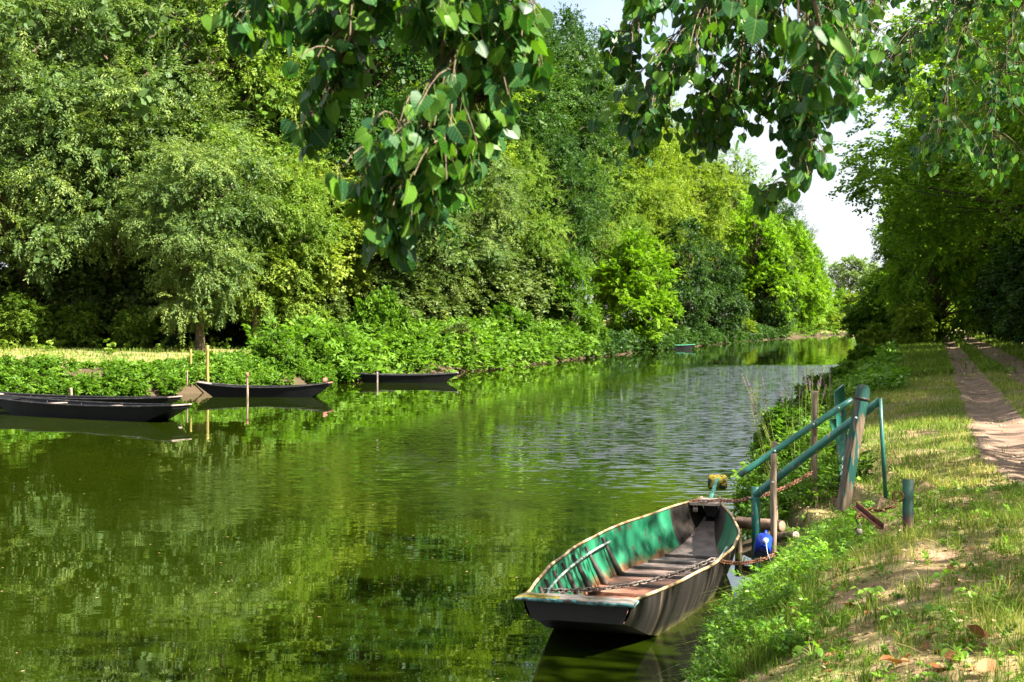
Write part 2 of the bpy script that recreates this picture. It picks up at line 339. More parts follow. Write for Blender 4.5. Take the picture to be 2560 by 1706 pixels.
# ------------------------------------------------------------------ the green punt
m, nt, out = new_mat('green_boat_paint')
pa = ramp(nt, noise(nt, 2.6, 8), [(.3, (.005, .075, .035)), (.5, (.010, .13, .062)), (.72, (.04, .22, .12))])
rs = ramp(nt, noise(nt, 9, 6), [(.3, (.10, .035, .018)), (.7, (.28, .12, .055))])
low = nt.nodes.new('ShaderNodeMapRange'); nt.links.new(math_n(nt, 'ADD', axis(nt, 2), math_n(nt, 'MULTIPLY', noise(nt, 5, 6), .22)), low.inputs[0]); low.inputs[1].default_value = .22; low.inputs[2].default_value = .12
spk = ramp(nt, noise(nt, 14, 8, (1, 1, .6)), [(.60, (0, 0, 0)), (.66, (1, 1, 1))])
cc = mixc(nt, spk, mixc(nt, low.outputs[0], pa, rs), (.06, .045, .035))
finish(nt, out, cc, .42, .45, noise(nt, 20, 6), .2, .004); PAINT = m
m, nt, out = new_mat('tarred_hull')
st = noise(nt, 3.2, 6, (.5, 2.6, .16)); base = ramp(nt, st, [(.35, (.010, .009, .008)), (.55, (.022, .018, .015)), (.66, (.10, .072, .05)), (.8, (.17, .13, .095))])  # brown streaks put streaks of sunlight into the tar colour
wl_ = nt.nodes.new('ShaderNodeMapRange'); nt.links.new(math_n(nt, 'ADD', axis(nt, 2), math_n(nt, 'MULTIPLY', noise(nt, 6, 6), .16)), wl_.inputs[0]); wl_.inputs[1].default_value = .16; wl_.inputs[2].default_value = .07
alg = ramp(nt, noise(nt, 12, 6), [(.35, (.035, .03, .018)), (.55, (.13, .12, .03)), (.7, (.2, .17, .11))])
finish(nt, out, mixc(nt, wl_.outputs[0], base, alg), .5, .4, st, .25, .006); TAR = m
m, nt, out = new_mat('boat_floor_steel')
fl = ramp(nt, noise(nt, 4, 9), [(.28, (.085, .034, .022)), (.5, (.17, .072, .045)), (.75, (.27, .145, .10))])
grey = ramp(nt, noise(nt, 7, 8), [(.3, (.12, .095, .088)), (.7, (.26, .21, .19))])
fy = nt.nodes.new('ShaderNodeMapRange'); nt.links.new(math_n(nt, 'ADD', axis(nt, 1), noise(nt, 2, 4)), fy.inputs[0]); fy.inputs[1].default_value = 3.5; fy.inputs[2].default_value = 4.6
finish(nt, out, mixc(nt, fy.outputs[0], fl, grey), .8, .25, noise(nt, 30, 6), .5, .006); FLOOR = m
RIM = mat_noise('rim_tube', [(.3, (.19, .085, .035)), (.45, (.34, .22, .10)), (.62, (.42, .33, .2)), (.8, (.25, .33, .25))], 9, (1, 1, 1), .55, .4, .3, .003)
RIBM = mat_noise('rib_steel', [(.3, (.012, .012, .011)), (.6, (.035, .026, .02)), (.8, (.11, .05, .03))], 12, (1, 1, 1), .6, .4, .3, .003)
RAILP = mat_noise('inner_rail_paint', [(.3, (.10, .16, .13)), (.55, (.24, .31, .27)), (.8, (.36, .40, .36))], 10, (1, 1, 1), .5, .4, .2, .002)
m, nt, out = new_mat('stern_plank_wood')
wd = ramp(nt, noise(nt, 8, 7, (.5, 4, 4)), [(.3, (.10, .085, .075)), (.6, (.24, .21, .19)), (.8, (.34, .31, .28))])
ms = ramp(nt, noise(nt, 26, 6), [(.3, (.07, .06, .008)), (.7, (.24, .19, .025))])
mf = nt.nodes.new('ShaderNodeMapRange'); nt.links.new(math_n(nt, 'SUBTRACT', noise(nt, 6, 6), math_n(nt, 'MULTIPLY', axis(nt, 0), .28)), mf.inputs[0]); mf.inputs[1].default_value = .53; mf.inputs[2].default_value = .58
ge = nt.nodes.new('ShaderNodeNewGeometry'); sp = nt.nodes.new('ShaderNodeSeparateXYZ'); nt.links.new(ge.outputs['Normal'], sp.inputs[0])
up = math_n(nt, 'GREATER_THAN', sp.outputs[2], .6)
chip = ramp(nt, noise(nt, 18, 8, (1, 1, 1.6)), [(.42, (.09, .06, .05)), (.48, (.03, .13, .13)), (.56, (.10, .26, .27)), (.66, (.25, .27, .26))])
finish(nt, out, mixc(nt, up, chip, mixc(nt, mf.outputs[0], wd, ms)), .85, .2, noise(nt, 22, 6), .6, .008); PLANK = m

BL = 5.85
SS = [0, .65, 1.3, 2.0, 2.85, 3.8, 4.6, 5.1, 5.5, 5.85]
def b_w(s): return np.interp(s, SS, [.41, .53, .63, .70, .735, .665, .47, .31, .165, .09])
def smooth_f(fn, s, k=.28): return sum(fn(np.clip(s + d, 0, BL)) for d in np.linspace(-k, k, 7)) / 7
def rim_w(s): return smooth_f(b_w, s)
def rim_z(s): return smooth_f(lambda q: np.interp(q, [0, 1.2, 2.5, 3.8, 4.6, 5.5, 5.85], [.435, .42, .41, .435, .47, .52, .535]), s)
def bot_w(s): return smooth_f(lambda q: np.interp(q, SS, [.36, .43, .48, .54, .565, .50, .33, .20, .11, .06]), s)
def bot_z(s): return smooth_f(lambda q: np.interp(q, [0, .4, .9, 1.6, 3.6, 4.5, 5.2, 5.85], [.30, .13, -.02, -.06, -.06, -.03, .08, .34]), s)

boat = empty('punt', (.5, 11.0, 0), 'green painted steel punt with rusty floor chained to the bank', 'boat', rotz=-math.radians(18.1))
sv = np.linspace(0, BL, 65)
def flz(s): return np.maximum(bot_z(s), .0)
def hullgrid(fr, to, off_w, off_z, n=7, side=1):   # from bottom edge to rim, plates pushed in by off_w
    rows_ = []
    for s in sv:
        a = np.array([bot_w(s) - off_w, bot_z(s) + off_z]); b = np.array([rim_w(s) - off_w, rim_z(s)])
        t = np.linspace(fr, to, n)[:, None]; pz = a + (b - a) * t
        bulge = .025 * np.sin(np.pi * np.linspace(fr, to, n))
        rows_.append(np.stack([side * (pz[:, 0] + bulge), np.full(n, s), pz[:, 1]], -1))
    return np.array(rows_)
hb = MB()
for sd in (1, -1): hb.grid(hullgrid(0, 1, 0, 0, side=sd), flip=(sd == -1))
bt = np.array([[[x * bot_w(s), s, bot_z(s)] for x in np.linspace(-1, 1, 7)] for s in sv]); hb.grid(bt, flip=True)
# stern and bow plates
for s_, fl_ in ((0, False), (BL, True)):
    q = np.array([[-bot_w(s_), s_, bot_z(s_)], [bot_w(s_), s_, bot_z(s_)], [rim_w(s_), s_, rim_z(s_)], [-rim_w(s_), s_, rim_z(s_)]])
    hb.add(q, [[0, 1, 2, 3]] if not fl_ else [[3, 2, 1, 0]])
hull = hb.build('hull', TAR, boat, smooth=False)
for sd in (1, -1):
    gg = hullgrid(.02, .985, .018, .02, side=sd)
    MB().grid(gg[sv <= 5.05], flip=(sd == 1)).build('inner_side', PAINT, boat, smooth=True)
    MB().grid(gg[sv >= 4.95], flip=(sd == 1)).build('bow_lining', RIBM, boat, smooth=True)
MB().grid(np.array([[[x * (bot_w(s) - .012), s, flz(s) + .022 + .004 * wob(x * 9, s * 6)] for x in np.linspace(-1, 1, 13)] for s in sv[4:-2]])).build('floor', FLOOR, boat, smooth=True)
for sd in (1, -1):
    pth = np.array([[sd * rim_w(s), s, rim_z(s) + .004] for s in np.linspace(0.02, BL, 70)])
    pth += np.stack([.004 * np.sin(pth[:, 1] * 7), 0 * pth[:, 1], .004 * np.sin(pth[:, 1] * 5 + 1)], -1)
    MB().tube(pth, .0135, 8).build('gunwale', RIM, boat, smooth=True)
# frames: side ribs, floor ribs
for k, s in enumerate((.62, .98, 1.42, 1.86, 2.32, 2.82, 3.36)):
    for sd in (1, -1):
        a = np.array([sd * (bot_w(s) - .025), s, flz(s) + .02]); b = np.array([sd * (rim_w(s) - .025), s, rim_z(s) - .03])
        c_ = np.array([sd * (bot_w(s) - .12), s, flz(s) + .035]); tp = b + np.array([-sd * .004, 0, 0]); ins = np.array([-sd * .045, 0, 0])
        rb = MB()
        for dy in (0,):
            P = np.array([a, b, b + ins * .5, a + ins + [0, 0, .05], c_, c_ + [0, 0, -.02]])
            P2 = np.vstack([P - [0, .012, 0], P + [0, .012, 0]])
            rb.add(P2, [[0, 1, 2, 3], [9, 8, 7, 6], [0, 6, 7, 1], [1, 7, 8, 2], [2, 8, 9, 3], [3, 9, 10, 4], [5, 11, 6, 0], [4, 10, 11, 5]], [[0, 3, 4], [0, 4, 5], [6, 10, 9], [6, 11, 10]])
        rb.build('rib', RIBM, boat)
for s in (.98, 1.42, 1.86, 2.32, 2.82, 3.36, 3.8, 4.2, 4.62):
    w = bot_w(s) - (.1 if s < 3.5 else .04); fb = MB(); n = 14; xs = np.linspace(-w, w, n)
    top = .05 + .012 * wob(xs * 11, s * 7) * (1 if s < 2.5 else .2)
    Vt = np.array([[[x, s - .016, flz(s) + .02], [x, s - .014, flz(s) + top[i]], [x, s + .014, flz(s) + top[i]], [x, s + .016, flz(s) + .02]] for i, x in enumerate(xs)])
    fb.grid(Vt); fb.add(Vt[0], [[0, 1, 2, 3]]); fb.add(Vt[-1], [[3, 2, 1, 0]])
    fb.build('floor_rib', RUST if s < 2.6 else RIBM, boat)
for sd in (1, -1):
    s_ = np.linspace(.66, 3.40, 34); dn = .075 + 0 * s_; dn[0] += .03
    MB().tube(np.array([[sd * (rim_w(s) - .085 - .1 * (rim_w(s) - bot_w(s))), s, rim_z(s) - d_] for s, d_ in zip(s_, dn)]), .012, 7).build('inner_rail', RAILP, boat, smooth=True)
# stern plank, bow deck, bow bulkhead edge
sp_ = MB(); n = 22; xs = np.linspace(-.475, .475, n)
ya = -.10 + .008 * wob(xs * 13, xs * 3); yb = .085 + .012 * wob(xs * 9, 4 + xs); zt = .456 + .006 * wob(xs * 17, 2 * xs) ; zt[0] -= .012; zt[-1] -= .012
VP = np.array([[[x, ya[i] + .012, .418], [x, ya[i], .426], [x, ya[i] + .002, zt[i] - .008], [x, ya[i] + .012, zt[i]], [x, .0, zt[i] + .003], [x, yb[i], zt[i] - .002], [x, yb[i], .43], [x, ya[i] + .012, .418]] for i, x in enumerate(xs)])
sp_.grid(VP)
for e, rv in ((0, 1), (-1, 0)):
    T_ = [[0, 1 + k, 2 + k] for k in range(5)]; sp_.add(VP[e][:7], None, [t[::-1] for t in T_] if not rv else T_)
sp_.build('stern_plank', PLANK, boat)
dk = MB(); dv = np.linspace(5.45, BL, 9)
for z0, fl_ in ((-.004, False), (-.03, True)):
    dk.grid(np.array([[[x * (rim_w(s) - .008), s, rim_z(s) + z0] for x in np.linspace(-1, 1, 5)] for s in dv]), flip=fl_)
dk.add([[-rim_w(5.45) + .008, 5.45, rim_z(5.45) - .03], [rim_w(5.45) - .008, 5.45, rim_z(5.45) - .03], [rim_w(5.45) - .008, 5.45, rim_z(5.45) - .004], [-rim_w(5.45) + .008, 5.45, rim_z(5.45) - .004]], [[0, 1, 2, 3]])
dk.build('bow_deck', mat_noise('deck_paint', [(.3, (.28, .2, .15)), (.6, (.42, .35, .29)), (.8, (.5, .46, .42))], 7, (1, 1, 1), .6, .3), boat)
# yellow plate on a green bracket at the bow
YEL = mat_noise('flaked_yellow', [(.42, (.015, .04, .028)), (.49, (.06, .07, .02)), (.53, (.36, .27, .03)), (.8, (.46, .34, .05))], 16, (1, 1, 1), .6, .3, .3, .003, 5)
PGRN = mat_noise('bracket_green', [(.3, (.02, .12, .09)), (.6, (.08, .26, .2)), (.8, (.3, .42, .38))], 12, (1, 1, 1), .5, .4)
br = MB(); br.box((0, 6.05, .61), (.045, .5, .03), m=0, R=Matrix.Rotation(math.radians(22), 3, 'X'), bev=.006)
bracket = br.build('bow_bracket', PGRN, boat)
pl = MB(); o8 = [(-.115, -.06), (-.09, -.085), (.09, -.085), (.115, -.06), (.115, .06), (.09, .085), (-.09, .085), (-.115, .06)]
P = np.array([[x, 6.27, .66 + z] for x, z in o8] + [[x, 6.295, .665 + z] for x, z in o8])
pl.add(P, [[i, 8 + i, 8 + (i + 1) % 8, (i + 1) % 8] for i in range(8)], [[0, i, i + 1] for i in range(1, 7)] + [[8, 9 + i, 8 + i] for i in range(1, 7)])
pl.build('yellow_plate', YEL, bracket)

BW = boat.matrix_basis.copy()
Rb = Matrix.Rotation(-math.radians(18.1), 4, 'Z')
def boat_pt(p, s, z): v = Rb @ Vector((p, s, z)); return np.array([v.x + .5, v.y + 11.0, v.z])

# ------------------------------------------------------------------ chains
def link_mesh(name, L, r, mat):
    b = MB(); n = 12; t = np.linspace(0, 2 * np.pi, n, endpoint=False); P = np.stack([np.cos(t) * L * .5 * .62, np.sin(t) * L * .5, 0 * t], -1)
    P[:, 1] += np.sign(np.sin(t)) * L * .08
    c = 5; V = []
    for i in range(n):
        tn = unit(P[(i + 1) % n] - P[i - 1]); o = np.cross(tn, [0, 0, 1])
        V.append([P[i] + r * (math.cos(a) * o + math.sin(a) * np.array([0, 0, 1])) for a in np.arange(c) * 2 * np.pi / c])
    b.add(np.array(V), [[i * c + j, i * c + (j + 1) % c, ((i + 1) % n) * c + (j + 1) % c, ((i + 1) % n) * c + j] for i in range(n) for j in range(c)])
    return b.mesh(name, mat, smooth=True)

def sag(a, b, d, n=40):
    t = np.linspace(0, 1, n)[:, None]; a, b = np.array(a), np.array(b); P = a + (b - a) * t; P[:, 2] -= d * 4 * (t * (1 - t))[:, 0]; return P

def chain(name, P, L, mesh, label, mesh2=None, t2=1.0):
    root = empty(name, tuple(P[0]), label, 'chain')
    seg = np.linalg.norm(np.diff(P, axis=0), axis=1); cum = np.concatenate([[0], np.cumsum(seg)]); n = int(cum[-1] / (L * .78))
    for i in range(n):
        s = (i + .5) / n * cum[-1]; q = np.array([np.interp(s, cum, P[:, k]) for k in range(3)]); q2 = np.array([np.interp(min(s + .02, cum[-1]), cum, P[:, k]) for k in range(3)]); q1 = np.array([np.interp(max(s - .02, 0), cum, P[:, k]) for k in range(3)])
        t = Vector(q2 - q1).normalized(); rot = t.to_track_quat('Y', 'Z') @ Quaternion((0, 1, 0), (math.pi / 4 if i % 2 else -math.pi / 4) + random.uniform(-.3, .3))
        o = link('link', mesh2 if (mesh2 and i / n > t2) else mesh, root); o.location = q - P[0]; o.rotation_mode = 'QUATERNION'; o.rotation_quaternion = rot
    return root
LK = link_mesh('link', .062, .0065, STEEL); LKG = link_mesh('link', .062, .0065, STEEL_G)

# ------------------------------------------------------------------ handrails, stakes and posts of the landing
m, nt, out = new_mat('green_rail_paint')
gp = ramp(nt, noise(nt, 5, 6), [(.3, (.010, .075, .06)), (.6, (.02, .13, .10)), (.8, (.035, .19, .15))])
fl = ramp(nt, noise(nt, 20, 8, (1, 1, .5)), [(.62, (0, 0, 0)), (.66, (1, 1, 1))])
finish(nt, out, mixc(nt, fl, gp, (.24, .16, .12)), .4, .5, noise(nt, 25, 5), .15, .003); RAILG = m
m, nt, out = new_mat('flaked_green_post')
grain = noise(nt, 7, 7, (4, 4, .3)); wd = ramp(nt, grain, [(.3, (.04, .03, .022)), (.55, (.17, .12, .08)), (.75, (.32, .25, .18))])
zz = nt.nodes.new('ShaderNodeMapRange'); nt.links.new(math_n(nt, 'ADD', noise(nt, 8, 8, (2.5, 2.5, .5)), math_n(nt, 'MULTIPLY', axis(nt, 2), .06)), zz.inputs[0]); zz.inputs[1].default_value = .50; zz.inputs[2].default_value = .55
finish(nt, out, mixc(nt, zz.outputs[0], wd, (.012, .075, .06)), .7, .3, grain, .6, .006); FLAKE = m
BOLT = mat_noise('bolt', [(.3, (.35, .35, .33)), (.7, (.6, .6, .58))], 40, rough=.35, spec=.6)

def stake(name, base, top, r, mat, label, cat, n=9, r2=None, group=None, pointed=0):
    base, top = np.array(base, float), np.array(top, float); o = empty(name, tuple(base), label, cat, group)
    t = np.linspace(0, 1, 9)[:, None]; P = base - [0, 0, .25] + (top - base + [0, 0, .25]) * t
    P += np.stack([wob(t[:, 0] * 3 + base[0], t[:, 0] * 2) * r * .25, wob(t[:, 0] * 2.3, base[1] + t[:, 0]) * r * .25, 0 * t[:, 0]], -1)
    rr = np.linspace(r2 or r * 1.05, r, 9)
    if pointed: rr[-1] *= .5
    MB().tube(P, rr, n, jit=r * .03).build('shaft', mat, o, smooth=False, origin=base)
    return o

def Pt(u, v, d): return px(u, v, d)
P1b, P1t = Pt(1890, 1418, 15.3), Pt(1891, 1218, 15.3)
post1 = stake('rail_post', P1b, P1t, .047, RAILG, 'round green painted post standing in the water by the jerrycan', 'post', 12)
MB().tube([P1t + [-.03, 0, -.13], P1t + [-.075, -.01, -.12]], .02, 8).build('eye_bolt', RAILG, post1, origin=P1b)
stake('wood_stake', Pt(1933, 1362, 15.1), Pt(1936, 1135, 15.1), .034, WOOD, 'thin bare wood stake just right of the green water post', 'stake')
stake('wood_stake', Pt(1938, 1300, 16.62), Pt(1937, 1104, 16.62), .033, WOOD, 'wood stake bolted behind the middle of the upper handrail, mostly hidden', 'stake')
stake('wood_stake', Pt(2037, 1262, 16.62), Pt(2037, 978, 16.62), .036, WOOD, 'tall round wood stake behind the upper handrail near its top', 'stake')
# leaning square post with chamfered cap
def square_post(name, base, top, w, mat, label, cat, parts=None, d=None):
    o = empty(name, tuple(base), label, cat); ax = unit(np.array(top) - np.array(base)); L = np.linalg.norm(np.array(top) - np.array(base))
    R = np.array(Vector(ax).to_track_quat('Z', 'Y').to_matrix() @ Matrix.Rotation(math.radians(25), 3, 'Z'))
    b = MB(); n = 8; d = d or w; z = np.concatenate([np.linspace(-.25, L - .05, n), [L]])
    V = []
    for i, q in enumerate(z):
        k = 1.0 + .05 * wob(q * 7, q * 3) if i < n else .62
        bev = .18
        V.append([(R @ np.array([x * w / 2 * k, y * d / 2 * k, q])) for x, y in ((-1, -1 + bev), (-1 + bev, -1), (1 - bev, -1), (1, -1 + bev), (1, 1 - bev), (1 - bev, 1), (-1 + bev, 1), (-1, 1 - bev), (-1, -1 + bev))])
    V = np.array(V); b.grid(V); b.add(V[-1][:8], None, [[0, i, i + 1] for i in range(1, 7)])
    b.build('shaft', mat, o); return o, R, L
o, R, L = square_post('leaning_post', Pt(2117, 1216, 14.55), Pt(2160, 962, 14.55), .108, FLAKE, 'leaning square wood post with flaking green paint between the handrails', 'post')
bd = MB(); bd.add(np.array([R @ np.array([x * .059, y * .059, z]) for z in (L - .16, L - .13) for x, y in ((-1, -1), (1, -1), (1, 1), (-1, 1))]), [[i, (i + 1) % 4, 4 + (i + 1) % 4, 4 + i] for i in range(4)] + [[3, 2, 1, 0], [4, 5, 6, 7]])
bd.build('wire_band', RIBM, o)
# wide green board with slanted top, and its stub
bb = Pt(2110, 1205, 16.8); o = empty('board_post', tuple(bb), 'wide dark green board with slanted top behind both handrails', 'post')
def board(name, pts, th, parent, mat, org):
    P = np.array([px(u, v, d) for u, v, d in pts]); n = len(P); V = np.vstack([P - [0, th / 2, 0], P + [0, th / 2, 0]])
    b = MB(); b.add(V, [[i, n + i, n + (i + 1) % n, (i + 1) % n] for i in range(n)], [[0, i + 1, i] for i in range(1, n - 1)] + [[n, n + i, n + i + 1] for i in range(1, n - 1)])
    return b.build(name, mat, parent, origin=org)
board('board', [(2102, 1225, 16.8), (2120, 1225, 16.8), (2119, 1130, 16.8), (2112, 1000, 16.8), (2108, 962, 16.8), (2086, 980, 16.8), (2089, 1080, 16.8), (2094, 1150, 16.8)], .06, o, RAILG, bb)
board('stub', [(2084, 1100, 16.72), (2092, 1100, 16.72), (2090, 1046, 16.72), (2074, 1049, 16.72)], .04, o, RAILG, bb)
# thin metal angle post holding the near rail's top
nb = Pt(2211, 1198, 14.7); nt_ = Pt(2197, 996, 14.75); o = empty('angle_iron_post', tuple(nb), 'thin green metal post at the upper end of the lower handrail', 'post')
for dx in (0, 1):
    b = MB(); a = nb - [0, 0, .2]; w = .035; e = np.array([w, 0, 0]) if dx == 0 else np.array([.0, w, 0]); f = np.array([0, .006, 0]) if dx == 0 else np.array([.006, 0, 0])
    V = np.array([a, a + e, a + e + f, a + f, nt_, nt_ + e, nt_ + e + f, nt_ + f]); b.add(V, [[3, 2, 1, 0], [4, 5, 6, 7], [0, 1, 5, 4], [1, 2, 6, 5], [2, 3, 7, 6], [3, 0, 4, 7]])
    b.build('flange', RAILG, o, origin=nb)
def rail(pa, pb, r, label):
    pa, pb = np.array(pa), np.array(pb); o = empty('handrail', tuple(pa), label, 'handrail', 'green handrails of the boat landing')
    t = np.linspace(0, 1, 14)[:, None]; P = pa + (pb - pa) * t + np.array([0, 0, 1]) * (.012 * np.sin(np.pi * t))
    rr = np.full(14, r); rr[0] = rr[-1] = r * .9
    MB().tube(P, rr, 14).build('tube', RAILG, o, smooth=True, origin=pa); return o, P
r1, RP1 = rail(Pt(1849, 1189, 16.5), Pt(2131, 1000, 16.5), .038, 'upper green tube handrail bolted to wood stakes, free at both ends')
r2, RP2 = rail(Pt(1886, 1240, 15.3), Pt(2200, 1003, 14.8), .045, 'lower green tube handrail from the water post up to a thin metal post')
for (u, v) in ((1937, 1128), (2034, 1061), (2097, 1020)):
    q = Pt(u, v, 16.455); MB().tube([q, q - [0, .012, 0]], .012, 8).build('bolt', BOLT, r1, origin=RP1[0])
for (u, v, d) in ((1931, 1206, 15.05), (2140, 1045, 14.45)):
    q = Pt(u, v, d); MB().tube([q + [0, .02, 0], q - [0, .012, 0]], .01, 8).build('bolt', BOLT, r2, origin=RP2[0])
# landing: log, retaining stakes, flat stones
def log(a, b, r, label, mat=BARK_W):
    a, b = np.array(a), np.array(b); o = empty('log', tuple(a), label, 'log'); t = np.linspace(0, 1, 8)[:, None]; P = a + (b - a) * t
    MB().tube(P, r * (1 + .08 * np.array([wob(k * 1.7, k) for k in range(8)])), 14, jit=.004, cap=False).build('bark', mat, o, origin=a)
    d = unit(b - a)
    for q, s in ((a, -1), (b, 1)):
        MB().tube([q + d * s * -.004, q + d * s * .006], [r * .97, r * .93], 14).build('cut_end', CUT, o, origin=a)
    return o
CUT = mat_noise('cut_wood', [(.3, (.33, .21, .14)), (.6, (.48, .35, .25)), (.8, (.56, .45, .35))], 14, (1, 1, 1), .85, .15)
log(Pt(1846, 1306, 16.35), Pt(1955, 1316, 15.9), .066, 'pale sawn log edging the earth landing beside the bow', mat_noise('stripped_log', [(.3, (.15, .095, .065)), (.55, (.27, .18, .13)), (.8, (.38, .28, .21))], 6, (2, 2, 2), .85, .15, .5, .01))
log(Pt(1900, 1350, 15.7), Pt(1990, 1340, 15.2), .05, 'low log lying below the landing behind the jerrycan', BARK)
stake('wood_stake', Pt(1847, 1400, 15.9), Pt(1847, 1322, 15.9), .04, BARK, 'short dark stub stake in the water below the sawn log', 'stake')

# ------------------------------------------------------------------ blue jerrycan tied to the bank
jc = Pt(1907, 1372, 14.75)
BLUE = mat_noise('blue_plastic', [(.3, (.006, .035, .42)), (.6, (.01, .06, .62)), (.8, (.03, .10, .75))], 6, rough=.32, spec=.5, bstr=.1)
WHITE = mat_noise('white_plastic', [(.3, (.6, .62, .68)), (.7, (.8, .82, .86))], 8, rough=.4, spec=.5, bstr=.1)
o = empty('jerrycan', tuple(jc), 'blue plastic jerrycan with white cap tied beside the green water post', 'jerrycan')
Rj = np.array(Matrix.Rotation(math.radians(-28), 3, 'X') @ Matrix.Rotation(math.radians(12), 3, 'Y'))
b = MB(); prof = [(-.15, .7), (-.14, .95), (-.05, 1.0), (.05, 1.0), (.10, .97), (.135, .80), (.16, .45)]
V = []
for yy, k in prof[::-1]:
    V.append([Rj @ np.array([x * .08 * k, -yy, z * .10 * k - (.0 if k > .6 else .012)]) for x, z in ((-.85, -1), (.85, -1), (1, -.85), (1, .7), (.6, 1), (-.6, 1), (-1, .7), (-1, -.85), (-.85, -1))])
V = np.array(V) + np.array([0, 0, .03]); b.grid(V); b.add(V[0][:8], None, [[0, i + 1, i] for i in range(1, 7)]); b.add(V[-1][:8], None, [[0, i, i + 1] for i in range(1, 7)])
b.build('body', BLUE, o)
c0 = Rj @ np.array([0, -.155, -.01]) + [0, 0, .03]; c1 = Rj @ np.array([0, -.20, -.01]) + [0, 0, .03]
MB().tube([c0, c0 + (c1 - c0) * .1, c1], [.026, .028, .027], 14).build('cap', WHITE, o)
h0 = np.array([Rj @ np.array([0, y_, z_]) for y_, z_ in ((-.12, .07), (-.11, .12), (-.03, .125), (.05, .12), (.06, .085))]) + [0, 0, .03]
MB().tube(h0, .014, 8).build('handle', BLUE, o, smooth=True)
MB().tube([c1, c1 + [.005, -.02, -.06], c1 + [.01, -.05, -.13], c1 + [.03, -.12, -.2]], .004, 5).build('string', WHITE, o)

# ------------------------------------------------------------------ iron bollard with ring, rusty bar with padlock
m, nt, out = new_mat('bollard_paint')
zf = nt.nodes.new('ShaderNodeMapRange'); nt.links.new(math_n(nt, 'ADD', axis(nt, 2), math_n(nt, 'MULTIPLY', noise(nt, 12, 7), .24)), zf.inputs[0]); zf.inputs[1].default_value = .22; zf.inputs[2].default_value = .31
finish(nt, out, mixc(nt, zf.outputs[0], (.07, .028, .016), ramp(nt, noise(nt, 9, 6), [(.3, (.008, .03, .022)), (.6, (.012, .065, .045)), (.8, (.02, .10, .07))])), .6, .4, noise(nt, 30, 5), .3, .003); BOLM = m
q0 = Pt(2270, 1292, 12.3); q0[2] = min(q0[2], float(H(q0[0], q0[1])))
bh = CAMZ - (1198 - HZ) / F * 12.3 - q0[2]
o = empty('bollard', tuple(q0), 'short green iron channel bollard with rusty foot and ring on the bank', 'bollard', rotz=math.radians(-12))
b = MB()
cs = [(-.045, -.03), (.045, -.03), (.045, .03), (.037, .03), (.037, -.02), (-.037, -.02), (-.037, .03), (-.045, .03)]
V = np.array([[x, y, z] for z in (-.25, bh) for x, y in cs]); n = 8
b.add(V, [[i, (i + 1) % n, n + (i + 1) % n, n + i] for i in range(n)] + [[8, 9, 12, 13], [9, 10, 11, 12], [8, 13, 14, 15]]); b.build('channel', BOLM, o)
t = np.linspace(0, 2 * np.pi, 21); MB().tube(np.stack([-.085 + .045 * np.cos(t), -.034 + 0 * t, bh * .68 + .045 * np.sin(t)], -1), .008, 7, cap=False).build('ring', RUST, o, smooth=True)
ra = q0 + np.array([-.12, -.05, bh * .56]); rb_ = Pt(2172, 1274, 12.2)
chain('bank_chain', np.vstack([sag(ra, rb_, .03, 12), sag(rb_, Pt(2142, 1290, 12.1), .02, 8)[1:]]), .06, link_mesh('link', .062, .007, RUST), 'heavy grey chain from the bollard ring down to the rusty bar')
ba, be_ = Pt(2135, 1266, 12.15), Pt(2203, 1322, 11.7)
ba[2] += .0
o = empty('rusty_bar', tuple(ba), 'dark rusty angle bar slanting from the weeds below the bollard', 'iron bar')
d = unit(be_ - ba); R = np.array(Vector(d).to_track_quat('Z', 'Y').to_matrix()); Lb = np.linalg.norm(be_ - ba)
MB().box(R @ np.array([0, 0, Lb / 2]), (.045, .012, Lb), R, bev=.003).build('flange', RUST, o)
MB().box(R @ np.array([.018, .024, Lb / 2]), (.012, .04, Lb), R, bev=.003).build('web', RUST, o)
sh = Pt(2150, 1296, 12.0) - ba
t = np.linspace(0, 2 * np.pi, 17); MB().tube(np.stack([sh[0] + .035 * np.cos(t), sh[1] + 0 * t, sh[2] + .05 * np.sin(t)], -1), .007, 6, cap=False).build('shackle', RUST, o, smooth=True)
po = Pt(2148, 1330, 12.0); o = empty('padlock', tuple(po), 'small grey padlock hanging below the rusty bar', 'padlock')
MB().box((0, 0, 0), (.05, .02, .05), bev=.006).build('case', STEEL_G, o)
t = np.linspace(0, np.pi, 9); MB().tube(np.stack([.018 * np.cos(t), 0 * t, .025 + .045 * np.sin(t)], -1), .005, 6).build('shackle', STEEL_G, o, smooth=True)

# mooring chains
bowL, bowR = boat_pt(-.16, 5.42, .54), boat_pt(.17, 5.5, .55); eye = P1t + [-.08, -.01, -.12]
chain('bow_chain', np.vstack([sag(bowL, bowR, .01, 10), sag(bowR, eye, .02, 14)[1:]]), .062, LK, 'rusty chain from the punt bow to the green water post')
chain('rail_chain', sag(P1t + [.05, .02, -.1], Pt(2030, 1180, 16.5), .03, 24), .062, LK, 'rusty chain strung from the green water post up to the tall stake')
c_a = boat_pt(-.56, .68, .36); c_m = boat_pt(.68, 2.15, .44); c_b = Pt(1905, 1398, 14.6); c_c = hit(1990, 1362) + [0, 0, .03]
chain('stern_chain', np.vstack([sag(c_a, c_m, .10, 26), sag(c_m, c_b, .04, 14)[1:], sag(c_b, c_c, .02, 8)[1:]]), .062, LKG, 'long chain sagging across the punt and over its side to the bank', LK, .45)
lk = boat_pt(-.10, 5.4, .47); o = empty('padlock', tuple(lk), 'small pale padlock hanging from the chain at the punt bow', 'padlock')
MB().box((0, 0, -.03), (.055, .02, .05), bev=.006).build('case', STEEL_G, o)
